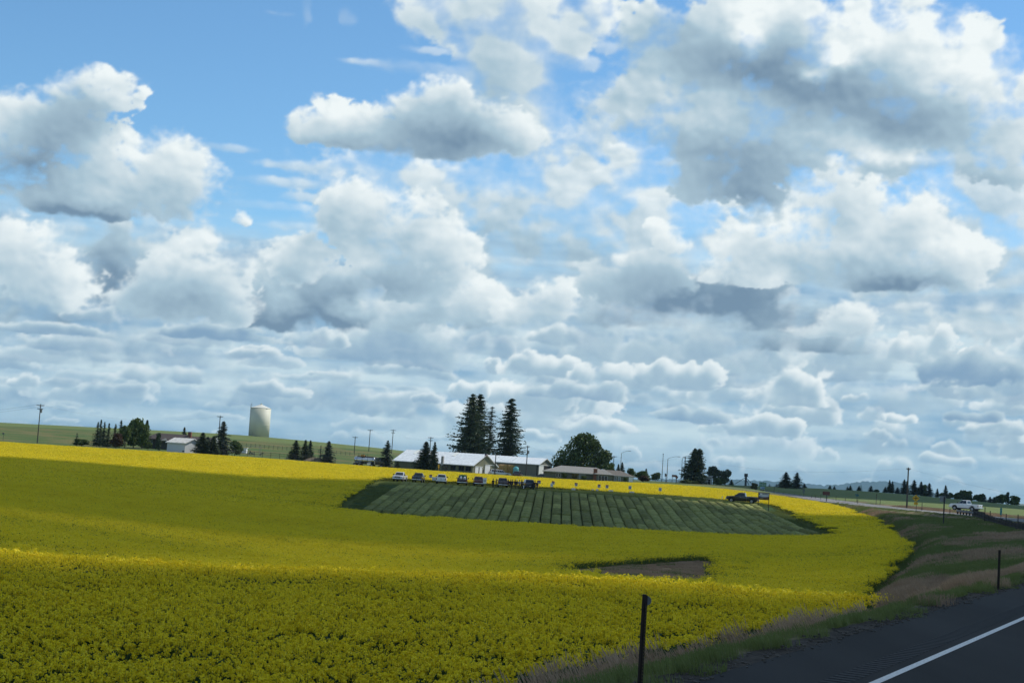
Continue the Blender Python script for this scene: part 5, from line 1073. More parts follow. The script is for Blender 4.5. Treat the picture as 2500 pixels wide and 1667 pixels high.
def truck(name, label, cat, loc, rz, paint, kind='pickup', group=None, L=5.7, bedcol=None, door_open=False, tg=None):
    t = empty(name, loc, rz, label, cat, group); h = L / 2; W = .97; fx, rx = h - 1.0, -h + 1.15
    cab_f, cab_r = h - 1.50, (-.62 if kind == 'pickup' else -h + .22)
    def arch(x): return [(x + .52, .48), (x + .42, .78), (x + .18, .93), (x - .18, .93), (x - .42, .78), (x - .52, .48)]
    top = [(h - .02, .62), (h, .98), (h - .18, 1.12), (cab_f, 1.22)]
    b = MB()
    if kind == 'pickup':
        b.prism(top + [(cab_r - .25, 1.22), (cab_r - .25, .48)] + arch(fx)[::-1] + [(h - .25, .48)], -W, W)
        for s in (-1, 1):
            prof = [(cab_r - .27, 1.24), (-h + .06, 1.24), (-h + .04, .56), (-h + .35, .50)] + arch(rx)[::-1] + [(cab_r - .27, .48)]
            b.prism(prof, s * W, s * (W - .14))
        b.box(((cab_r - .27 - h + .06) / 2, 0, .72), (abs(-h + .06 - cab_r + .27), 2 * W - .3, .08))
    else:
        b.prism(top + [(-h + .08, 1.22), (-h + .02, .60), (-h + .3, .48)] + arch(rx)[::-1] + arch(fx)[::-1] + [(h - .25, .48)], -W, W)
    body = b.build('body', paint, t, bevel=.035)
    zt = 1.88; z0 = 1.21; rf = .66; rb = .16 if kind == 'pickup' else .30
    B = [(cab_f, -W + .05, z0), (cab_f, W - .05, z0), (cab_r, W - .05, z0), (cab_r, -W + .05, z0)]; Tp = [(cab_f - rf - .15, -W + .24, zt - .05), (cab_f - rf - .15, W - .24, zt - .05), (cab_r + rb, W - .24, zt - .04), (cab_r + rb, -W + .24, zt - .04)]
    xm = (Tp[0][0] + Tp[2][0]) / 2; R = [(Tp[0][0] - .18, -W + .34, zt), (Tp[0][0] - .18, W - .34, zt), (Tp[2][0] + .08, W - .34, zt), (Tp[2][0] + .08, -W + .34, zt)]
    c = MB(); c.add(B + Tp + R, [(0, 3, 2, 1), (0, 1, 5, 4), (1, 2, 6, 5), (2, 3, 7, 6), (3, 0, 4, 7), (4, 5, 9, 8), (5, 6, 10, 9), (6, 7, 11, 10), (7, 4, 8, 11), (8, 9, 10, 11)]); cab = c.build('cab', paint, t, bevel=.03)
    g = MB(); face_panel(g, [B[1 - 1], B[1], Tp[1], Tp[0]], .06, .94, .10, .93, .004, .012); 
    # outward faces: windshield uses reversed order so its normal looks forward
    g = MB(); face_panel(g, [B[0], B[1], Tp[1], Tp[0]], .06, .94, .08, .94, .003, .014); g.build('windshield', GLASS, t)
    g = MB(); face_panel(g, [B[2], B[3], Tp[3], Tp[2]], .08, .92, .14, .92, .003, .014); g.build('rear_window', GLASS, t)
    n = 2 if kind == 'pickup' else 3
    for P in ([B[1], B[2], Tp[2], Tp[1]], [B[3], B[0], Tp[0], Tp[3]]):
        for k in range(n):
            g = MB(); face_panel(g, P, .06 + .9 * k / n, .03 + .9 * (k + 1) / n, .10, .90, .003, .014); g.build('side_window', GLASS, t)
    for s in (-1, 1):
        m = MB(); m.box((cab_f - .18, s * (W + .14), 1.36), (.12, .24, .22)); m.bar((cab_f - .16, s * (W - .04), 1.26), (cab_f - .18, s * (W + .1), 1.32), .05); m.build('mirror', BLACKP, t, bevel=.02)
        m = MB(); m.box((h - .045, s * (W - .22), .93), (.10, .36, .20)); m.build('headlight', HEADL, t)
        m = MB(); m.box((-h + .035, s * (W - .08), .98), (.06, .15, .36)); m.build('taillight', TAIL, t)
        m = MB(); m.box((cab_f - 1.15, s * (W + .008), 1.06), (.18, .03, .05)); m.build('door_handle', BLACKP if kind != 'pickup' else CHROME, t)
    m = MB(); m.box((h + .0, 0, .90), (.06, 1.05, .34)); gr = m.build('grille', BLACKP, t)
    m = MB(); m.box((h + .03, 0, .92), (.03, 1.0, .07)); m.build('grille_bar', CHROME, gr)
    m = MB(); m.box((h + .04, 0, .60), (.22, 1.92, .24)); m.build('bumper', CHROME if kind == 'pickup' else paint, t, bevel=.04)
    m = MB(); m.box((-h - .03, 0, .57), (.20, 1.9, .20)); m.build('bumper', CHROME if kind == 'pickup' else paint, t, bevel=.04)
    m = MB(); m.box((-h - .14, 0, .60), (.02, .32, .16)); m.build('number_plate', PLATE, t)
    m = MB(); m.box((-h + .05, 0, .93), (.07, 1.60, .62)); tgm = m.build('tailgate', tg or paint, t, bevel=.015)
    m = MB(); m.box((-h + .005, 0, 1.02), (.03, .26, .08)); m.build('handle', BLACKP, tgm)
    for x in (fx, rx):
        for s in (-1, 1): wheel(t, x, s * (W - .13))
    m = MB(); m.box((0, 0, .66), (L - .7, 1.44, .70)); m.build('chassis', BLACKP, t)
    if door_open:
        m = MB(); q = Vector((cab_f - .35, W, 0)); a = Vector((.30, .95, 0)); n_ = Vector((-.95, .30, 0)).normalized()
        P = [q + Vector((0, 0, .55)), q + a + Vector((0, 0, .55)), q + a + Vector((0, 0, 1.22)), q + Vector((0, 0, 1.22))]; m.add(P + [p + n_ * .08 for p in P], [(0, 3, 2, 1), (4, 5, 6, 7), (0, 1, 5, 4), (1, 2, 6, 5), (2, 3, 7, 6), (3, 0, 4, 7)]); d = m.build('door', paint, t); d['label'] = 'driver door standing open'
    return t
GT = 'vehicles parked along the far edge of the trial plots'
SW = paintm('paint_silver_white', (.55, .57, .60)); PW_ = paintm('paint_white', (.70, .71, .72)); PB = paintm('paint_dark_blue', (.020, .026, .048)); PR = paintm('paint_dark_red', (.11, .012, .014)); PM = paintm('paint_maroon', (.045, .016, .022)); PK = paintm('paint_black', (.008, .008, .010)); PN = paintm('paint_navy', (.016, .019, .030))
rad = math.radians
def vbase(px, r): b = base(px, r, 40); return b
def on(px, r, dyy=40, up=0.0): b = base(px, r, dyy); b.z += up; return b
truck('pickup_truck', 'white pickup facing the camera, leftmost vehicle of the row', 'pickup', on(977, 302), rad(-97), SW, group=GT)
truck('pickup_truck', 'dark blue pickup seen from behind, next to the white pickup that faces out', 'pickup', on(1022, 303), rad(86), PB, group=GT)
truck('pickup_truck', 'white pickup seen from behind with its driver door open', 'pickup', on(1078, 302), rad(90), PW_, group=GT, door_open=True)
spr = truck('pickup_truck', 'dark flat-loaded pickup carrying the green sprayer tank', 'pickup', on(1129, 301), rad(90), PM, group=GT)
truck('pickup_truck', 'dark red pickup seen from behind beside a white board', 'pickup', on(1168, 300), rad(94), PR, group=GT)
truck('pickup_truck', 'dark maroon pickup with people standing at both its sides', 'pickup', on(1227, 299), rad(92), PM, group=GT)
truck('suv', 'low dark navy sport utility vehicle behind the standing group', 'suv', on(1289, 297), rad(99), PN, 'suv', group=GT, L=4.7)
truck('pickup_truck', 'black crew-cab pickup parked side-on left of the framed field sign', 'pickup', on(1813, 289), rad(163), PK, group=GT, L=5.9, tg=mat('grey_tailgate', (.06, .055, .055), .6))  # tailgate a greyer tone than the black body
p_ = at(2358, 1246, 288); hw = truck('pickup_truck', 'sunlit white crew-cab pickup on the highway beyond the guardrail', 'pickup', (p_.x, p_.y, max(p_.z, gz(p_.x, p_.y)) - .02), rad(137), PW_, L=5.5)
# load on the sprayer truck
def sprayer():
    b = Matrix.Translation(spr.location) @ Matrix.Rotation(rad(90), 4, 'Z'); o = b @ Vector((-1.75, -.1, .78)); t = empty('sprayer', o, rad(90), 'green sprayer frame with two white jugs riding in a dark pickup bed', 'sprayer')
    m = MB(); m.tube([(.3, -.55, .95), (.3, .55, .95)], .33, 14); m.build('tank', mat('green_tank', (.010, .10, .045), .4), t, smooth=False)
    m = MB()
    for x in (-.35, .6):
        for y in (-.75, .75): m.bar((x, y, 0), (x, y, 1.22), .06)
    for z in (.05, 1.2):
        m.bar((-.35, -.75, z), (-.35, .75, z), .06); m.bar((.6, -.75, z), (.6, .75, z), .06)
    m.build('frame', MATS['green_tank'], t)
    for y in (-.36, .36):
        m = MB(); m.tube([(-.42, y, .18), (-.42, y, .82), (-.42, y, .88), (-.42, y, .96)], [.24, .24, .14, .08], 12); m.build('jug', mat('white_plastic', (.62, .64, .64), .4), t)
sprayer()
def tanker():
    r = 413.; c = base(893, r); zt = at(893, 1114, r).z; z0 = zt - 2.9; t = empty('tanker_truck', (c.x, c.y, z0), rad(-14), 'silver tanker truck parked between the power pole and ragged spruce', 'truck')
    st = mat('polished_steel', (.55, .56, .58), .22, .9, var=.05)
    m = MB(); m.tube([(-3.2, 0, 1.95), (-3.0, 0, 1.95), (2.4, 0, 1.95), (2.6, 0, 1.95)], [.70, .84, .84, .70], 20); k = m.build('tank', st, t, bevel=0); k.data.polygons.foreach_set('use_smooth', [len(p.vertices) == 4 for p in k.data.polygons])
    m = MB()
    for x in (-2.4, -.9, .6, 2.0): m.tube([(x - .05, 0, 1.95), (x + .05, 0, 1.95)], .87, 20)
    m.build('band', mat('steel_dark', (.12, .12, .13), .4, .7), t)
    m = MB(); m.box((-.2, 0, 2.86), (4.6, .6, .14)); m.box((-.6, 0, 3.0), (.9, .5, .22)); m.build('catwalk', BLACKP, t)
    m = MB(); m.box((-.9, -.4, 3.12), (1.1, .3, .34)); m.build('tool_box', mat('orange_box', (.42, .20, .05), .6), t)
    m = MB(); m.box((-.2, 0, .98), (6.4, .9, .22)); m.box((-2.1, -.95, .78), (2.2, .12, .20)); m.build('chassis', BLACKP, t)
    m = MB(); m.box((1.2, -.9, .98), (1.0, .5, .5)); m.box((-2.3, -.98, 1.14), (2.5, .4, .07)); m.build('fender', st, t)
    m = MB(); m.prism([(2.9, .9), (5.6, .9), (5.6, 1.7), (4.6, 1.85), (4.35, 2.75), (2.9, 2.8)], -1.1, 1.1); m.build('cab', mat('cab_dark', (.030, .034, .042), .3, coat=.5), t, bevel=.04)
    for y in (-1.115, 1.115):
        m = MB(); m.box((3.7, y, 2.3), (.8, .02, .55)); m.build('side_window', GLASS, t)
    m = MB(); face_panel(m, [(4.62, -1.0, 1.9), (4.62, 1.0, 1.9), (4.38, 1.0, 2.7), (4.38, -1.0, 2.7)], .04, .96, .04, .96, .0, .03); m.build('windshield', GLASS, t)
    m = MB(); m.tube([(2.75, -.9, .9), (2.75, -.9, 3.1)], .08, 8); m.build('exhaust', CHROME, t)
    for x in (-2.8, -1.6, 1.9, 4.7):
        for y in (-.9, .9): wheel(t, x, y, .50, .3)
tanker()
def barn_vehicles():
    r = 420.; 
    c = base(1222, r); z = at(1222, 1147, r).z - 1.9; truck('pickup_truck', 'silver-white pickup parked by the hay stacks at the barn end', 'pickup', (c.x, c.y, z), rad(8), SW, L=5.6)
    c = base(1214.5, r - 4); z = at(1214, 1145.5, r).z - 1.9; truck('van', 'white van half hidden behind the pole at the barn corner', 'van', (c.x, c.y + 5, z), rad(15), PW_, 'suv', L=4.9)
    c = base(1264, 412); z = at(1264, 1150, 412).z - 1.85; truck('suv', 'dark red sport utility vehicle in front of the grey shed', 'suv', (c.x, c.y, z), rad(80), PM, 'suv', L=4.8)
    c = base(1317, 424); z = at(1317, 1160, 424).z - 1.4; truck('car', 'dark car roof showing before the white door of the grey shed', 'car', (c.x, c.y, z), rad(170), PK, 'suv', L=4.3)
    # hay stacks and the teal tank
    hm = mat('hay', (.26, .15, .045), .9, var=.3, scale=3, col2=(.42, .27, .09), bump=.6); 
    for px, y0, w, lb in ((1228, 1133, 19, 'tan rounded hay stack on the left, partly in shade'), (1243, 1134.5, 18, 'tan rounded hay stack right beside the teal tank')):
        r = 428.; c = base(px, r); zt = at(px, y0, r).z; k = w * r / F / 2; hh = zt - c.z; t = empty('hay_stack', c, rad(20), lb, 'hay stack', 'hay stacks by the barn')
        m = MB(); n = 14; prof = [(k * math.cos(math.pi * i / n) * 1.0, hh - k * .75 + k * .75 * math.sin(math.pi * i / n)) for i in range(n + 1)]; prof += [(-k, 0), (k, 0)]; m.prism(prof, -2.2, 2.2); m.build('bale', hm, t)
        for q in (-1.5, 0, 1.5):
            m = MB(); m.tube([(k * 1.015 * math.cos(math.pi * i / n), q, hh - k * .75 + k * .765 * math.sin(math.pi * i / n)) for i in range(n + 1)], .05, 5); m.build('strap', mat('strap_dark', (.10, .06, .03), .8), t)
    r = 425.; c = base(1258.5, r); zt = at(1258, 1139, r).z; hh = zt - c.z; k = 7.0 * r / F; t = empty('water_tank', c, 0, 'teal plastic tank standing between the hay stacks and grey shed', 'tank')
    m = MB(); m.tube([(0, 0, 0), (0, 0, hh - .45), (0, 0, hh - .12), (0, 0, hh)], [k, k, k * .8, k * .3], 22); m.build('shell', mat('teal_plastic', (.13, .42, .44), .45, var=.05), t)
    m = MB(); m.tube([(0, 0, hh - .02), (0, 0, hh + .16)], .3, 12); m.build('lid', mat('teal_plastic', (0, 0, 0)), t)
    m = MB(); [m.tube([(k * 1.01 * math.cos(a * .2856), k * 1.01 * math.sin(a * .2856), z) for a in range(23)], .05, 5, caps=False) for z in (.5, 1.1, 1.7)]; m.build('rib', MATS['teal_plastic'], t)
barn_vehicles()

# ------------------------------------------------------------------ poles, lamps, wires
M_POLE = mat('pole_wood', (.075, .065, .055), .9, var=.2, scale=3); M_LAMP = mat('lamp_steel', (.20, .21, .22), .45, .6); M_WIRE = mat('wire', (.08, .08, .085), .6)
POLES = {}
def utility_pole(label, pxb, pxt, pyt, r, arm=1.2, arms=1, xf=False, dyy=14, key=None, ang=0.0, rr=.16):
    c = base(pxb, r, dyy); tp = at(pxt, pyt, r); h = tp.z - c.z; t = empty('utility_pole', c, ang, label, 'power pole', 'wooden power poles')
    lx = (tp.x - c.x) * math.cos(ang); m = MB(); m.tube([(0, 0, -.4), (0, 0, h)], [rr, rr * .68], 8); m.build('pole', M_POLE, t)
    for i in range(arms):
        z = h - .35 - i * .95; w = arm * (1 - .25 * i); m = MB(); m.box((0, -.14, z), (2 * w, .12, .14)); m.bar((-w * .55, -.14, z), (0, -.1, z - .5), .05); m.bar((w * .55, -.14, z), (0, -.1, z - .5), .05); a = m.build('crossarm', M_POLE, t)
        for x in (-w * .92, -w * .45, w * .45, w * .92):
            m = MB(); m.tube([(x, -.14, z + .07), (x, -.14, z + .16), (x, -.14, z + .28)], [.03, .06, .03], 6); m.build('insulator', mat('porcelain', (.35, .34, .32), .3), a)
    if xf: m = MB(); m.tube([(.34, -.1, h - 2.3), (.34, -.1, h - 1.4)], .24, 12); m.build('transformer', mat('transformer_grey', (.22, .23, .24), .5), t)
    if key: POLES[key] = (c + Vector((0, 0, h)), arm)
    return t
utility_pole('tall pole with a transformer at the far left, at the field edge', 91, 96.5, 986, 425, 1.0, 2, True, key='a')
utility_pole('pole rising behind the ragged tall pine', 531, 535.5, 1014, 455, .9, 1, key='b', dyy=5)
utility_pole('thin pole standing just left of the tanker truck tail', 863.5, 867, 1065, 560, 1.0, 1, dyy=5, key='c')
utility_pole('tallest pole on the hillside right of the tanker', 899, 904.5, 1048, 600, 1.0, 1, dyy=0, key='d')
utility_pole('double-armed pole behind the ragged spruce left of the barn', 955, 959, 1048, 600, 1.0, 2, dyy=0, key='e')
utility_pole('pole showing above the twin spruces before the barn', 1047, 1050, 1066, 540, .95, 2, dyy=10, key='f')
utility_pole('dark armless pole at the right corner of the olive barn', 1208, 1211, 1106, 409, .01, 0, key='g')
utility_pole('pole with transformer in front of the grey shed', 1284, 1290.5, 1087.5, 432, .55, 1, True, key='h')
utility_pole('pole right of the large round tree', 1495.5, 1497, 1112, 530, .85, 1, key='i')
utility_pole('pole in front of the broad dark spruce', 1669.5, 1673, 1114, 470, .75, 1, key='j')
utility_pole('tall dark pole beside the far highway on the right', 2213.5, 2220.5, 1141, 330, .42, 1, dyy=40, key='k', rr=.19)
def lamp(label, pxb, pxt, pyt, pxa, pya, r, group='highway street lamps'):
    c = base(pxb, r); tp = at(pxt, pyt, r); h = tp.z - c.z; e = at(pxa, pya, r); t = empty('street_lamp', c, 0, label, 'street lamp', group); m = MB(); m.tube([(0, 0, -.2), (0, 0, h)], [.13, .08], 8); m.build('pole', M_LAMP, t)
    if pxa != pxt:
        dx = e.x - c.x; dz = e.z - c.z - h; m = MB(); m.tube([(dx * u, 0, h + dz * math.sin(u * math.pi / 2)) for u in (0, .12, .3, .5, .7, .85, 1)], .05, 6); m.build('arm', M_LAMP, t)
        m = MB(); m.box((dx + .35, 0, h + dz - .02), (.8, .28, .14)); m.build('lamp_head', M_LAMP, t, bevel=.04)
    else: m = MB(); m.box((0, 0, h), (.35, .35, .22)); m.build('lamp_head', M_LAMP, t)
lamp('curved-arm street lamp rising behind the ranch house roof', 1513, 1516, 1106, 1535, 1100.5, 480)
lamp('curved-arm street lamp right of the straight mast', 1627, 1632, 1119.5, 1655, 1114.3, 440)
lamp('straight slim mast with a small head, left of the curved lamp', 1615, 1618.7, 1108, 1618.7, 1108, 470)
lamp('street lamp half hidden behind the power pole by the broad spruce', 1662, 1666, 1119, 1680, 1112.5, 500)
def wire(label, a, b, sag, r=.009, n=14):
    a = Vector(a); b = Vector(b); m = MB(); m.tube([a.lerp(b, i / n) - Vector((0, 0, sag * 4 * (i / n) * (1 - i / n))) for i in range(n + 1)], r, 5); tag(m.build('power_line', M_WIRE), label, 'wire', 'overhead wires')
P = lambda k, s=0: POLES[k][0] + Vector((POLES[k][1] * s, 0, -.25))
wire('wire leaving the left edge from the far left pole, upper', P('a', -.9), at(-400, 1018, 425), 1.2, .018); wire('wire leaving the left edge from the far left pole, lower', P('a', .9) - Vector((0, 0, .2)), at(-400, 1026, 425), 1.2, .016)
wire('faint sagging wire from the far left pole towards the pole behind the pine', P('a', .9), P('b', -.9), 2.5)
wire('wire between the hillside pole and the double-armed pole', P('d', .9), P('e', -.9), 1.2); wire('wire between the thin tanker pole and the tallest hillside pole', P('c', .9), P('d', -.9), 1.0); wire('wire from the double-armed pole to the pole above the twin spruces', P('e', .9), P('f', -.9), 2.0)
wire('drooping wire across the pale shed roof', P('g'), P('h', -.9), 3.0, .016)
wire('wire from the shed pole past the round tree', P('h', .9), P('i', -.9), 2.0); wire('wire from the round tree pole to the broad spruce pole', P('i', .9), P('j', -.9), 1.6); wire('long faint wire from the broad spruce to the far right pole', P('j', .9), P('k', -.9), 2.2); wire('wire running off to the right from the far right pole', P('k', .9), at(3050, 1262, 250), 2.0)
def tower():
    r = 620.; c = base(1820, r, 8); tp = at(1822.5, 1156, r); h = tp.z - c.z; t = empty('elevator_leg', c, 0, 'dark grain elevator leg with sloping spouts left of the green road signs', 'grain elevator'); g = mat('elevator_steel', (.06, .065, .07), .6, .4)
    m = MB(); m.box((0, 0, h / 2), (.75, .7, h)); m.build('leg', g, t); m = MB(); m.box((0, 0, h - .6), (1.3, 1.1, 1.3)); m.build('head', g, t)
    for a, b in (((-.3, 0, h * .66), (-4.2, 0, h * .10)), ((.3, 0, h * .62), (2.2, 0, h * .25)), ((.3, .3, h * .5), (1.4, 0, h * .05))): m = MB(); m.bar(a, b, .22); m.build('spout', g, t)
    m = MB(); m.box((-.4, 0, h * .45), (1.4, .9, .1)); m.box((.5, 0, h * .75), (1.2, .9, .1)); m.build('platform', g, t)
tower()

# ------------------------------------------------------------------ signs
RED = mat('sign_red', (.30, .035, .045), .5); BLU = mat('sign_blue', (.04, .09, .24), .5); INK = mat('sign_ink', (.05, .06, .09), .6); YEL = mat('sign_yellow', (.70, .40, .02), .5, var=.05); BLKS = mat('sign_black', (.012, .012, .012), .6); GRN = mat('sign_green', (.012, .11, .065), .45, var=.05); TEAL = mat('sign_teal', (.02, .22, .20), .45, var=.05); GREYB = mat('sign_back', (.22, .23, .24), .5, .3); BRN = mat('sign_brown', (.085, .030, .022), .6); STEEL = mat('post_steel', (.05, .048, .045), .7, .3)
def field_sign(label, px, pyt, r, style):
    c = base(px, r, 40); tp = at(px, pyt, r); h = tp.z - c.z; t = empty('field_sign', c, 0, label, 'sign', 'small variety signs along the plot edge')
    m = MB(); m.box((0, .03, (h - .3) / 2), (.05, .04, h - .3)); m.build('stake', mat('stake_wood', (.16, .12, .08), .9), t); z = h - .33; m = MB(); m.box((0, 0, z), (.56, .02, .64)); m.build('board', mat('sign_white', (.46, .47, .49), .5, var=.05), t)
    if style == 'red':
        m = MB(); m.box((0, -.016, z + .21), (.52, .012, .18)); m.build('heading', RED, t); m = MB(); m.box((0, -.014, z - .02), (.40, .008, .05)); m.box((.05, -.014, z - .12), (.26, .008, .05)); m.box((0, -.014, z - .21), (.36, .008, .04)); m.build('lettering', INK, t)
    else:
        m = MB(); m.box((0, -.016, z - .06), (.34, .012, .13)); m.build('heading', BLU, t); m = MB(); m.box((0, -.014, z + .14), (.40, .008, .06)); m.build('lettering', mat('pale_blue_ink', (.35, .42, .52), .6), t)
for lb, px, y, st in (('red-topped field sign between the dark blue and the white pickup', 1051, 1157.6, 'red'), ('red-topped field sign behind the last standing people', 1316, 1172, 'red'), ('red-topped field sign with a white board leaning before it', 1349.8, 1174, 'red'), ('red-topped field sign alone, right of the one with the leaning board', 1406, 1178, 'red'), ('red-topped field sign, left of the close pair', 1462, 1181.5, 'red'), ('red-topped field sign, right of the close pair', 1481.5, 1183, 'red'), ('white field sign with a blue mark, left of two', 1537.5, 1185.3, 'blue'), ('white field sign with a blue mark, nearest the black pickup', 1611.3, 1189.8, 'blue')): field_sign(lb, px, y, 299 - .008 * (px - 1051), st)
def plot_board(label, px, y0, y1, w, r=285.5):
    a = at(px, y0, r); z1 = at(px, y1, r).z; c = base(px, r, 45); t = empty('plot_board', c, 0, label, 'board', 'white boards at the plot ends'); hh = max(a.z - z1, .18); k = w * r / F; zc = a.z - c.z - hh / 2
    m = MB(); m.box((0, 0, zc), (k, .06, hh)); m.build('board', WHITE, t); m = MB()
    for s in ((-k * .35, k * .35) if w > 3 else (0,)): m.box((s, .05, zc / 2 - .1), (.05, .05, max(.1, zc - .1)))
    m.build('leg', mat('stake_wood', (0, 0, 0)), t); m = MB(); m.box((0, -.036, zc), (k * .7, .01, hh * .25)); m.build('lettering', mat('grey_ink', (.33, .35, .37), .7), t)
for lb, px, y0, y1, w in (('tall white board standing at the tail of the dark red pickup', 1183, 1166, 1180, 8.5), ('white board leaning before a red-topped sign', 1346.5, 1179.5, 1187.5, 6.5), ('low wide white board below the lone red-topped sign', 1400, 1191, 1195.5, 9), ('tiny white tag left of the close pair of signs', 1447, 1193.5, 1195.6, 4.5), ('small white board at the foot of the left sign of the close pair', 1457.5, 1193.3, 1197.5, 5.5), ('low wide white board right of the close pair of signs', 1491, 1195.8, 1198.5, 11), ('low wide white board under the first blue-marked sign', 1542.5, 1199.3, 1202.3, 11), ('upright white marker among the plots below the navy vehicle', 1278.5, 1184.5, 1191.5, 2.4), ('white marker stake left of the black pickup bonnet', 1763, 1211, 1216.5, 1.6)): plot_board(lb, px, y0, y1, w, 285.5 if px < 1700 else 287)
def framed_sign():
    r = 281.; k = r / F; c = base(1864, r, 45); zt = at(1864, 1202, r).z - c.z; w = 24 * k; h = 16.6 * k; t = empty('field_banner', c, 0, 'framed picture sign of sky and fields on two posts beside the black pickup', 'sign'); fm = mat('frame_dark', (.045, .03, .022), .7)
    for s in (-1, 1): m = MB(); m.box((s * (w / 2 + .05), 0, zt / 2 - .1), (.11, .11, zt + .2)); m.build('post', fm, t)
    m = MB(); m.box((0, 0, zt - .05), (w + .2, .1, .1)); m.box((0, 0, zt - h), (w + .2, .1, .1)); m.build('frame', fm, t)
    z0 = zt - h + .05; H = h - .1; m = MB(); m.box((0, 0, z0 + H / 2), (w, .04, H)); m.build('panel', mat('banner_white', (.48, .50, .53), .5, var=.03), t)
    m = MB(); n = 10; top = [(-w / 2 + w * i / n, z0 + H * (.42 + .06 * math.cos(i * .55))) for i in range(n + 1)]; m.add([(x, -.024, z) for x, z in top] + [(x, -.024, z0 + H * .30) for x, z in top], [(i, i + n + 1, i + n + 2, i + 1) for i in range(n)]); m.build('picture_sky', mat('banner_blue', (.05, .11, .28), .5), t)
    m = MB(); m.add([(-w / 2, -.025, z0), (w / 2, -.025, z0), (w / 2, -.025, z0 + H * .40), (-w * .1, -.025, z0 + H * .33), (-w / 2, -.025, z0 + H * .30)], [(0, 1, 2, 3, 4)]); m.build('picture_field', mat('banner_brown', (.11, .055, .03), .6), t)
    m = MB(); m.add([(-w * .36, -.026, z0 + .05 * H), (-w * .02, -.026, z0 + .08 * H), (-w * .10, -.026, z0 + .30 * H), (-w * .34, -.026, z0 + .28 * H)], [(0, 1, 2, 3)]); m.build('picture_crop', mat('banner_olive', (.16, .15, .06), .6), t)
    m = MB(); m.box((w * .14, -.026, z0 + H * .80), (w * .55, .006, H * .10)); m.build('lettering', mat('banner_ink', (.10, .12, .15), .6), t)
    m = MB(); m.tube([(-w * .40, -.026, z0 + H * .80), (-w * .40, -.032, z0 + H * .80)], H * .14, 12); m.build('emblem', BLU, t); m = MB(); m.tube([(-w * .30, -.03, z0 + H * .84), (-w * .30, -.038, z0 + H * .84)], H * .15, 12); m.build('emblem', WHITE, t)
framed_sign()
def post_sign(name, label, px, pyb, pyt, r, boards, postw=.08, pm=STEEL, pxt=None, cat='sign', group=None, face=0.0, post_top=None, front=True):
    "boards: (px0, px1, y0, y1, material, part name)"
    c = at(px, pyb, r); c.z = min(c.z, gz(c.x, c.y) + .02); k = r / F; t = empty(name, c, face, label, cat, group); top = at(px, post_top if post_top else pyt, r).z - c.z
    m = MB(); m.box((0, .05, top / 2 - .1), (postw, postw * .7, top + .2)); m.build('post', pm, t)
    sh = .06
    for x0, x1, y0, y1, mm, nm in boards:
        xm = (x0 + x1) / 2; ym = (y0 + y1) / 2; cx = (xm - (px + sh * (pyb - ym))) * k; cz = at(px, ym, r).z - c.z
        m = MB(); m.box((cx, 0 if front else .1, cz), ((x1 - x0) * k, .025, (y1 - y0) * k)); m.build(nm, mm, t)
    return t, c, k
t, c, k = post_sign('warning_sign', 'yellow diamond crossroads warning sign with a small plaque below', 2236.6, 1246, 1207, 268, [(2231.5, 2240.8, 1225.7, 1231.5, YEL, 'plaque')])
def diamond(t, px, py, r, c, half, mm, nm, k, edge=None):
    cx = (px - (2236.6 + .06 * (1246 - py))) * k; cz = at(px, py, r).z - c.z; m = MB(); m.add([(cx, -.012, cz - half), (cx + half, -.012, cz), (cx, -.012, cz + half), (cx - half, -.012, cz), (cx, .012, cz - half), (cx + half, .012, cz), (cx, .012, cz + half), (cx - half, .012, cz)], [(0, 1, 2, 3), (7, 6, 5, 4), (0, 4, 5, 1), (1, 5, 6, 2), (2, 6, 7, 3), (3, 7, 4, 0)]); return m.build(nm, mm, t), cx, cz
d, cx, cz = diamond(t, 2236.6, 1216, 268, c, 8.8 * k, YEL, 'board', k)
m = MB(); m.box((cx, -.02, cz), (.115, .01, .80)); m.box((cx, -.0215, cz), (.80, .01, .115)); m.build('cross_symbol', BLKS, d)
bd = MB()
for q in range(4):
    a0 = q * math.pi / 2; a1 = a0 + math.pi / 2; e = 8.3 * k; bd.bar((cx + e * math.cos(a0), -.017, cz + e * math.sin(a0)), (cx + e * math.cos(a1), -.017, cz + e * math.sin(a1)), .012, .012)
bd.build('border', BLKS, d)
m = MB(); cpz = at(2236, 1228.6, 268).z - c.z; m.box((0, -.018, cpz + .06), (.36, .01, .05)); m.box((.02, -.018, cpz - .06), (.42, .01, .05)); m.build('lettering', mat('faded_ink', (.22, .12, .02), .6), t)
post_sign('road_sign', 'blank pale back of a rectangular road sign on a dark post', 2304, 1262, 1211, 216, [(2296, 2310, 1211, 1224, GREYB, 'board')], .16, post_top=1212, front=False)
post_sign('road_sign', 'wide brown sign board on one post at the edge of the yellow field', 2017.5, 1226, 1199, 352, [(2009, 2026, 1199.5, 1208.2, BRN, 'board')], .16)
t, c, k = post_sign('mile_marker', 'narrow teal-green vertical mile marker above the slat fence', 2444, 1259, 1240, 236, [(2442, 2446.6, 1240, 1256, TEAL, 'board')], .06)
m = MB(); z = at(2444, 1245, 236).z - c.z; m.bar((-.05, -.02, z + .12), (.08, -.02, z + .12), .03, .008); m.bar((.08, -.02, z + .12), (0, -.02, z - .12), .03, .008); m.bar((-.03, -.02, z - .35), (.06, -.02, z - .62), .03, .008); m.bar((.06, -.02, z - .30), (.06, -.02, z - .66), .03, .008); m.build('lettering', WHITE, t)
post_sign('street_name_sign', 'small teal street name sign beside the far road', 2092, 1224, 1204, 372, [(2087.5, 2097, 1205.8, 1208.2, mat('sign_teal_dark', (.02, .10, .11), .5), 'board'), (2089.5, 2096.5, 1208.5, 1211, MATS['sign_teal_dark'], 'board')], .10)
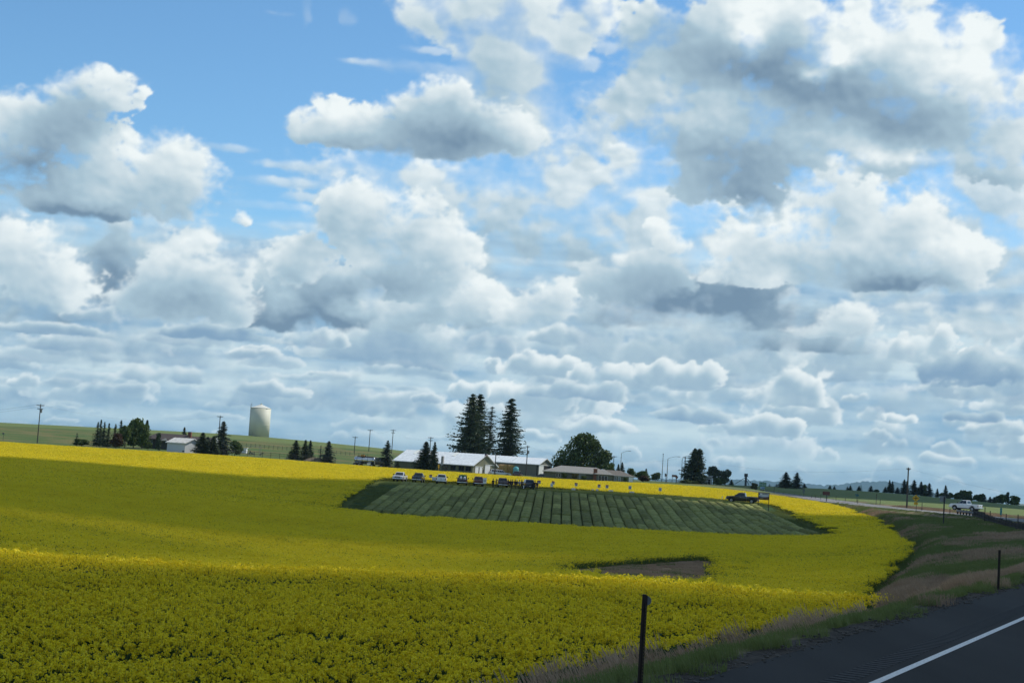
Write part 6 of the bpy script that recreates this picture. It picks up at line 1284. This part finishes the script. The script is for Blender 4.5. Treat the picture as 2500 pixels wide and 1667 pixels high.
t, c, k = post_sign('guide_sign', 'pair of dark green guide signs over a blue one at the yellow field edge', 1863, 1200, 1176, 400, [(1854.4, 1871, 1177, 1182.2, GRN, 'board'), (1853.7, 1871, 1183.1, 1187.5, GRN, 'board'), (1856.5, 1867, 1188, 1193.5, mat('sign_pale_blue', (.20, .32, .48), .5), 'board')], .14)
m = MB(); m.box((.1, -.02, at(1862, 1179.5, 400).z - c.z), (1.0, .01, .12)); m.box((-.75, -.02, at(1862, 1179.5, 400).z - c.z), (.1, .01, .3)); m.box((.1, -.02, at(1862, 1185, 400).z - c.z), (1.1, .01, .12)); m.box((-.78, -.02, at(1862, 1185, 400).z - c.z), (.25, .01, .1)); m.build('lettering', mat('sign_white_faint', (.28, .38, .34), .6), t)
m = MB(); [m.box((x, -.02, at(1862, 1190.7, 400).z - c.z), (.16, .01, .32)) for x in (-.25, 0, .25)]; m.build('lettering', BLU, t)
post_sign('route_marker', 'faint grey route marker standing in the green field', 1962, 1213, 1194, 420, [(1960, 1965, 1193.5, 1199.5, mat('sign_faint', (.10, .12, .11), .6), 'board'), (1960.4, 1964.6, 1200.8, 1203, MATS['sign_faint'], 'plaque')], .08)
post_sign('delineator_post', 'thin post with a small round reflector left of the brown sign', 2003.5, 1217, 1202, 372, [(2003.3, 2005.2, 1201.6, 1203.4, mat('reflector_tan', (.35, .28, .20), .5), 'reflector')], .06, post_top=1207, cat='post')
post_sign('info_sign', 'small dark and tan upright sign left of the curved street lamp', 1624.5, 1180, 1155, 430, [(1623, 1626, 1155.5, 1163, mat('sign_slate', (.09, .11, .13), .6), 'board'), (1625.8, 1628.5, 1157, 1162, mat('sign_tan', (.35, .24, .17), .6), 'board')], .10)
t, c, k = post_sign('notice_board', 'wide brownish board on two legs left of the broad spruce', 1640.5, 1178, 1158, 470, [(1640.5, 1652, 1158.2, 1163.6, mat('sign_rust', (.22, .12, .09), .7), 'board')], .16, pm=GREYB); m = MB(); m.box((11.0 * k, .05, (at(1651, 1160, 470).z - c.z) / 2), (.16, .1, at(1651, 1160, 470).z - c.z)); m.build('post', GREYB, t)
t, c, k = post_sign('stop_sign', 'small dark red octagonal stop sign by the spruce hedge', 1650.0, 1183, 1160, 425, [], .12)
z = at(1650, 1164.3, 425).z - c.z; m = MB(); cx = .12; o8 = [(cx + .40 * math.cos(math.pi / 8 + i * math.pi / 4), z + .40 * math.sin(math.pi / 8 + i * math.pi / 4)) for i in range(8)]; m.prism(o8, -.03, 0); b = m.build('board', mat('stop_red', (.12, .03, .025), .5), t); m = MB(); m.box((cx, -.036, z), (.5, .008, .15)); m.build('lettering', mat('stop_white', (.25, .16, .15), .6), b)
post_sign('street_name_sign', 'small dark street sign on a thin post at the far left edge', 7.2, 1074, 1056, 430, [(5, 10, 1056.5, 1059.5, mat('sign_slate', (0, 0, 0)), 'board')], .07)
t, c, k = post_sign('warning_sign', 'yellow sign seen edge-on at the right foot of the spruces before the barn', 1071, 1147, 1133, 404, [(1069.4, 1072.8, 1134, 1142, YEL, 'board')], .10, pm=YEL)

# ------------------------------------------------------------------ posts, guardrail and fences
def marker_post(label, pxb, pyb, pxt, pyt, r, rad_, disc):
    c = at(pxb, pyb, r); c.z = gz(c.x, c.y); h = at(pxt, pyt, r).z - c.z; t = empty('marker_post', c, 0, label, 'marker post', 'highway marker posts'); lean = (at(pxt, pyt, r).x - c.x)
    ms = mat('rusty_steel', (.030, .022, .018), .8, .3, var=.3, scale=8); m = MB(); w = rad_
    prof = [(-w, -w * .25), (-w * .35, -w * .25), (-w * .35, w * .5), (w * .35, w * .5), (w * .35, -w * .25), (w, -w * .25), (w, -w * .55), (.12 * w, -w * .55), (.12 * w, w * .2), (-.12 * w, w * .2), (-.12 * w, -w * .55), (-w, -w * .55)]
    n = len(prof); V = [(x, y, -.3) for x, y in prof] + [(x + lean * .1, y, h) for x, y in prof]; m.add(V, [(i, (i + 1) % n, (i + 1) % n + n, i + n) for i in range(n)] + [tuple(range(n))[::-1], tuple(range(n, 2 * n))]); m.build('post', ms, t)
    m = MB(); 
    for i in range(int((h - .2) / .045)): m.box((w * .68 + lean * .1 * i * .045 / h, -w * .56, .12 + i * .045), (w * .30, .004, .018))
    o = m.build('bolt_holes', mat('hole_lit', (.10, .085, .03), .9), t); o['kind'] = 'stuff'
    if disc: m = MB(); m.tube([(w * .9, w * .3, h - .075), (w * .9, w * .3 + .02, h - .075)], .062, 16); m.build('reflector', mat('reflector_back', (.14, .15, .16), .5, .4), t); m = MB(); m.box((-.1 * w, 0, h - .05), (w * 1.5, w * 1.4, .12)); m.build('cap', ms, t)
marker_post('nearest dark steel marker post with a round reflector, in the roadside grass', 1561, 1685, 1578, 1452, 21, .037, True)
marker_post('dark steel marker post farther along the pavement edge at the right', 2437, 1425, 2441, 1342, 53.5, .040, False)
def guardrail():
    steel = mat('galvanised', (.10, .105, .11), .5, .5, var=.15); wood = mat('post_dark', (.040, .034, .030), .9, var=.3); a = at(2338, 1252, 268); b = at(2400, 1257, 240); a.z = gz(a.x, a.y); b.z = gz(b.x, b.y); t = empty('guardrail', a, 0, 'steel guardrail on dark posts where the white pickup passes', 'guardrail'); d = b - a; n = 8
    for i in range(n + 1):
        p = d * (i / n); m = MB(); m.box((p.x, p.y, p.z + .40), (.22, .22, .95)); m.build('post', wood, t)
    m = MB(); u = Vector((d.x, d.y, 0)).normalized(); nrm = Vector((u.y, -u.x, 0)); prof = [(.0, .46), (.09, .50), (.0, .56), (.0, .64), (.09, .70), (.0, .76)]
    V = [p + nrm * (o + .12) + Vector((0, 0, z)) for p in (u * -.4, d) for o, z in prof]; V += [p + nrm * (o + .15) + Vector((0, 0, z)) for p in (u * -.4, d) for o, z in prof]; k = len(prof)
    m.add(V, [(i, i + 1, k + i + 1, k + i) for i in range(k - 1)] + [(2 * k + i, 3 * k + i, 3 * k + i + 1, 2 * k + i + 1) for i in range(k - 1)]); m.build('beam', steel, t)
guardrail()
def slat_fence():
    wood = mat('fence_slat', (.060, .054, .050), .9, var=.3, rnd=.35); pts = [at(2376, 1256, 248), at(2410, 1260, 226), at(2450, 1268, 206), at(2500, 1276, 190), at(2600, 1290, 172)]
    for p in pts: p.z = gz(p.x, p.y)
    t = empty('slat_fence', pts[0], 0, 'dark weathered slat fence running along the embankment to the right edge', 'fence'); rg = random.Random(3); me = MB().box((0, 0, .45), (.09, .03, 1.05)).build('slat', wood); md = me.data; bpy.data.objects.remove(me)
    segs = [(pts[i], pts[i + 1]) for i in range(len(pts) - 1)]; tot = sum((b - a).length for a, b in segs); N_ = 280; k = 0
    for a, b in segs:
        L_ = (b - a).length; n = int(N_ * L_ / tot)
        for i in range(n):
            p = a.lerp(b, (i + .5) / n); p.z = gz(p.x, p.y); o = bpy.data.objects.new('slat', md); link(o); o.parent = t; o.location = p - pts[0]; o.rotation_euler = (rg.gauss(0, .04), rg.gauss(0, .05), rg.uniform(0, .6)); o.scale = (rg.uniform(.7, 1.3), 1, rg.uniform(.75, 1.12))
        m = MB(); m.bar(a - pts[0] + Vector((0, .05, .72)), b - pts[0] + Vector((0, .05, .72)), .08, .05); m.bar(a - pts[0] + Vector((0, .05, .3)), b - pts[0] + Vector((0, .05, .3)), .08, .05); m.build('rail', wood, t)
slat_fence()
TP = [(2404, 1268, 2404.5, 1237.5, 226, 'tall thin dark post above the left part of the slat fence'), (2417, 1268, 2417.5, 1246.5, 222, 'thin dark post second along the slat fence'), (2456, 1275, 2456.5, 1253.5, 204, 'thin dark post right of the mile marker'), (2485, 1282, 2485, 1255, 196, 'thin dark post nearest the right frame edge'), (2319, 1256, 2319, 1240, 262, 'dark short post between the blank sign and white pickup'),
 (2138.5, 1230, 2142.8, 1205.3, 352, 'leaning dark post left of the far right power pole'), (2148.5, 1229.5, 2150, 1218.5, 356, 'short post right of the leaning one'), (2094, 1230, 2094, 1219, 350, 'short post at the foot of the teal street sign'), (2063.5, 1221.5, 2064.5, 1213.8, 384, 'thin fence post between the brown and teal signs'), (2041, 1222, 2041.3, 1210, 378, 'thin pale fence post right of the brown sign'), (1981.5, 1213, 1982, 1207.8, 400, 'short fence post left of the brown sign'), (1990.5, 1215.5, 1991.8, 1208.5, 396, 'short fence post nearest the brown sign'), (2251, 1238, 2251.3, 1226, 300, 'thin post right of the yellow crossroads sign'), (1890, 1196, 1890.5, 1188, 430, 'dark stout post right of the green guide signs')]
for x0, y0, x1, y1, r, lb in TP:
    c = at(x0, y0, r); c.z = gz(c.x, c.y); q = at(x1, y1, r); m = MB(); h = q.z - c.z; dx = q.x - c.x - .065 * 0; m.tube([(0, 0, -.2), (dx * .3, 0, h)], [.065, .055], 6); o = m.build('fence_post', M_POLE if r > 300 else mat('post_dark', (0, 0, 0))); o.location = c; tag(o, lb, 'post', 'posts along the far road and fence')
def rail_fence():
    r = 412.; k = r / F; steel = mat('pipe_steel', (.085, .07, .06), .7, .3); a = base(532, r); t = empty('rail_fence', a, 0, 'long low pipe rail fence along the field edge between the pine and tanker', 'fence'); X = [532, 548, 566, 585, 603, 620, 640, 660, 682, 700, 722, 745, 768, 792, 818]
    P_ = [base(x, r) for x in X]
    for p in P_: m = MB(); q = p - a; m.tube([(q.x, q.y, q.z - .2), (q.x, q.y, q.z + 1.55)], .06, 6); m.build('post', steel, t)
    for hh in (.9, 1.45):
        m = MB(); m.tube([p - a + Vector((0, 0, hh)) for p in P_], .045, 6); m.build('rail', steel, t)
    a = base(600, 440); t = empty('corral', a, 0, 'pale overhead-railed corral pen right of the white camper', 'fence'); pal = mat('pale_rail', (.30, .29, .27), .7); Q = [base(x, 440) for x in (560, 585, 608, 632, 636)]
    for p in Q: m = MB(); q = p - a; m.tube([(q.x, q.y, q.z - .2), (q.x, q.y, q.z + 2.7)], .06, 6); m.build('post', pal, t)
    m = MB(); m.tube([p - a + Vector((0, 0, 2.65)) for p in Q], .06, 6); m.build('rail', pal, t)
    rg = random.Random(8); a = base(620, 424); t = empty('scrap_heap', a, 0, 'jumbled grey heap of scrap pipes inside the rail fence', 'scrap heap')
    for i in range(12): m = MB(); x = rg.uniform(-1.8, 1.8); m.bar((x, rg.uniform(-.5, .5), .5 + rg.uniform(0, .5)), (x + rg.uniform(-1.4, 1.4), rg.uniform(-.5, .5), .8 + rg.uniform(0, .9)), .12); m.build('pipe', mat('scrap_grey', (.10, .10, .11), .6, rnd=.5), t)
    a = base(768, 414); m = MB(); n = 14; V = [(0, 0, 1.15)]; rg = random.Random(2)
    for ring, (rr_, zz) in enumerate(((.9, .9), (2.2, .1))): V += [(rr_ * 1.4 * math.cos(2 * math.pi * i / n) * rg.uniform(.85, 1.15), rr_ * math.sin(2 * math.pi * i / n), zz * rg.uniform(.7, 1.2)) for i in range(n)]
    m.add(V, [(0, 1 + i, 1 + (i + 1) % n) for i in range(n)] + [(1 + i, 1 + n + i, 1 + n + (i + 1) % n, 1 + (i + 1) % n) for i in range(n)]); o = m.build('dirt_mound', mat('dirt', (.13, .10, .065), .95, var=.3, bump=.6)); o.location = a; tag(o, 'low brown heap of dirt by the rail fence left of the dark fence-corner spruce', 'dirt heap')
    a = base(862, 560, 5)
    for x0, y0 in ((833, 1102), (905, 1098)): pass
rail_fence()
def wire_fence():
    r = 520.; xs = list(range(590, 900, 11)); P_ = [base(x, r, -6) for x in xs]; a = P_[0]; t = empty('wire_fence', a, 0, 'faint wire fence on thin posts across the slope below the green hill', 'fence')
    for p in P_: m = MB(); q = p - a; m.box((q.x, q.y, q.z + .55), (.10, .10, 1.35)); m.build('post', M_POLE, t)
    m = MB(); [m.tube([p - a + Vector((0, 0, z)) for p in P_], .02, 4) for z in (.5, .8, 1.1)]; m.build('wire', M_WIRE, t)
wire_fence()
# flag in front of the barn
def flag():
    r = 409.; c = base(1180.5, r); tp = at(1184, 1107.5, r); h = tp.z - c.z; t = empty('flagpole', c, 0, 'thin flagpole with a striped flag before the olive barn gable', 'flagpole'); m = MB(); m.tube([(0, 0, -.2), (0, 0, h)], [.05, .03], 8); m.build('pole', M_LAMP, t)
    w, hh = .72, .5; n = 12
    def wavy(u): return (.03 + w * u, .05 * math.sin(u * 7) * u - .02, -.16 * u * u)
    f = None
    for s in range(13):
        z1 = h - .08 - hh * s / 13; z0 = z1 - hh / 13; m = MB(); V = []
        for i in range(n + 1): x, y, dz = wavy(i / n); V += [(x, y, z0 + dz), (x, y, z1 + dz)]
        m.add(V, [(2 * i, 2 * i + 2, 2 * i + 3, 2 * i + 1) for i in range(n)]); m.build('stripe', mat('flag_red', (.28, .03, .04), .7) if s % 2 == 0 else mat('flag_white', (.60, .58, .56), .7), t)
    m = MB(); V = []
    for i in range(6): x, y, dz = wavy(i / 5 * .42); V += [(x, y - .012, h - .08 - hh * 7 / 13 + dz), (x, y - .012, h - .08 + dz)]
    m.add(V, [(2 * i, 2 * i + 2, 2 * i + 3, 2 * i + 1) for i in range(5)]); m.build('canton', mat('flag_blue', (.03, .04, .16), .7), t)
flag()

# ------------------------------------------------------------------ people beside the vehicles
def person_mat(name, skin, jacket, trousers, hair):
    m = bpy.data.materials.new(name); m.use_nodes = True; nt = m.node_tree; N = nt.nodes; L = nt.links; p = N['Principled BSDF']; p.inputs['Roughness'].default_value = .85; tc = N.new('ShaderNodeTexCoord'); sp = N.new('ShaderNodeSeparateXYZ'); L.new(tc.outputs['Object'], sp.inputs[0])
    mr = N.new('ShaderNodeMapRange'); mr.inputs[2].default_value = 2.0; L.new(sp.outputs[2], mr.inputs[0]); r = N.new('ShaderNodeValToRGB'); r.color_ramp.interpolation = 'CONSTANT'; e = r.color_ramp.elements; e[0].color = (.02, .018, .016, 1); e[1].position = .055; e[1].color = (*trousers, 1)
    for pos, c in ((.46, jacket), (.745, skin)): q = e.new(pos); q.color = (*c, 1)
    L.new(mr.outputs[0], r.inputs[0]); L.new(r.outputs[0], p.inputs['Base Color']); return m
def person(label, px, pyt, r, rz, jacket, trousers, cap, pose, skin=(.34, .20, .14)):
    c = base(px, r, 45); h = max(1.62, min(1.86, at(px, pyt, r).z - c.z)); t = empty('person', c, rz, label, 'person', 'people gathered at the vehicles'); s = h / 1.78; t.scale = (s, s, s)
    J = {'pel': (0, 0, .97), 'chest': (0, .01, 1.25), 'neck': (0, .0, 1.47), 'head': (0, .02, 1.58), 'top': (0, .01, 1.69)}; Rr = {'pel': .15, 'chest': .165, 'neck': .062, 'head': .092, 'top': .075}; E = [('pel', 'chest'), ('chest', 'neck'), ('neck', 'head'), ('head', 'top')]
    arms = {'down': [(.215, .0, 1.38), (.26, -.01, 1.11), (.25, .06, .87)], 'hip': [(.215, 0, 1.38), (.36, -.06, 1.14), (.20, .08, 1.0)], 'fold': [(.215, 0, 1.38), (.27, .06, 1.13), (.06, .22, 1.17)], 'point': [(.215, 0, 1.40), (.33, .22, 1.28), (.36, .48, 1.30)]}
    hands = []
    for sg, nm, ap in ((-1, 'l', pose[0]), (1, 'r', pose[1])):
        A = [(x * sg, y, z) for x, y, z in arms[ap]]; prev = 'chest'
        for i, (q, rd) in enumerate(zip(A, (.072, .052, .036))): J[nm + 'a%d' % i] = q; Rr[nm + 'a%d' % i] = rd; E.append((prev, nm + 'a%d' % i)); prev = nm + 'a%d' % i
        hands.append((Vector(A[2]), (Vector(A[2]) - Vector(A[1])).normalized(), sg))
        B = [(sg * .10, 0, .90), (sg * .115, .03, .50), (sg * .12, -.01, .10), (sg * .13, .15, .04)]; prev = 'pel'
        for i, (q, rd) in enumerate(zip(B, (.10, .068, .048, .04))): J[nm + 'l%d' % i] = q; Rr[nm + 'l%d' % i] = rd; E.append((prev, nm + 'l%d' % i)); prev = nm + 'l%d' % i
    K = list(J); me = bpy.data.meshes.new('body'); me.from_pydata([J[k] for k in K], [(K.index(a), K.index(b)) for a, b in E], []); o = bpy.data.objects.new('body', me); link(o); o.parent = t; sk = o.modifiers.new('skin', 'SKIN'); sk.use_smooth_shade = True; lay = me.skin_vertices[0].data if me.skin_vertices else None
    if lay is None:
        bm = bmesh.new(); bm.from_mesh(me); bm.verts.layers.skin.verify(); bm.to_mesh(me); bm.free(); lay = me.skin_vertices[0].data
    for i, k in enumerate(K): lay[i].radius = (Rr[k] * (1.15 if k in ('chest', 'pel') else 1), Rr[k] * (.75 if k in ('chest', 'pel') else 1)); lay[i].use_root = (k == 'pel')
    sb = o.modifiers.new('smooth', 'SUBSURF'); sb.levels = 1; sb.render_levels = 1; me.materials.append(person_mat('clothes', skin, jacket, trousers, (0, 0, 0)))
    sm = mat('skin', (.34, .20, .14), .6)
    for p, d, sg in hands:
        m = MB(); q = d.to_track_quat('Z', 'Y').to_matrix(); m.box(p + d * .05, (.075, .028, .09), mat=q)
        for i in range(4): m.box(p + q @ Vector((-.028 + .019 * i, .006, .095 + .035 + (.0, .008, .004, -.008)[i])), (.016, .018, .075 + (.0, .012, .006, -.012)[i]), mat=q)
        m.box(p + q @ Vector((-sg * .048, .01, .06)), (.018, .02, .06), mat=q @ Matrix.Rotation(-sg * .5, 3, 'Y')); m.build('hand', sm, t)
    m = MB(); m.tube([(0, .0, 1.60), (0, .0, 1.68), (0, .0, 1.745), (0, 0, 1.77)], [.098, .104, .085, .03], 12)
    if cap[1]: m.box((0, .15, 1.655), (.15, .13, .018))
    m.build('cap' if cap[1] else 'hair', mat('cap_%d' % int(cap[0][0] * 1000), cap[0], .8), t)
    m = MB(); m.add([(-.016, .10, 1.585), (.016, .10, 1.585), (0, .135, 1.58), (0, .10, 1.625)], [(0, 1, 2), (1, 3, 2), (3, 0, 2), (0, 3, 1)]); m.build('nose', sm, t)
    return t
BK = (.012, .012, .014); NV = (.014, .018, .034); DG = (.03, .032, .034); JN = (.025, .033, .055); HB = ((.02, .014, .010), False); CB = ((.015, .015, .017), True); CW = ((.62, .62, .60), True)
for a in (('person in dark clothes standing apart, left of the maroon pickup', 1203.5, 1166.5, 294, 2.6, BK, BK, HB, ('down', 'down')), ('person in dark clothes right at the left side of the maroon pickup', 1211, 1168.5, 297, 1.2, BK, NV, HB, ('fold', 'down')),
 ('head and shoulders of a person right behind the maroon pickup', 1241, 1169.5, 300, 2.9, BK, JN, HB, ('down', 'down')), ('person in dark jacket, first of the group right of the maroon pickup', 1246.5, 1168.5, 295, 3.3, BK, DG, CB, ('hip', 'down')), ('broad person in dark jacket with elbows out, second of the group', 1250.8, 1167.6, 294.5, 2.8, NV, DG, HB, ('hip', 'hip')), ('smaller person in black between the broad one and the white cap', 1257.2, 1169, 296, 3.4, BK, JN, HB, ('down', 'fold')), ('person wearing a white cap and dark jacket', 1261.6, 1166.8, 295, 3.0, NV, DG, CW, ('hip', 'down')), ('person in a light grey top right of the white cap', 1267.6, 1170.3, 294, 3.2, (.30, .30, .29), BK, HB, ('fold', 'fold')), ('tall person in black beside the navy vehicle', 1273.2, 1167.8, 295, 2.7, BK, BK, HB, ('down', 'down')),
 ('person in dark hat and jacket at the right end of the navy vehicle', 1305.3, 1169.2, 294, 3.5, BK, DG, CB, ('down', 'hip')), ('rightmost person, in dark reddish jacket by the red-topped sign', 1311, 1173, 294, 3.9, (.035, .016, .018), NV, HB, ('down', 'down'))): person(*a)
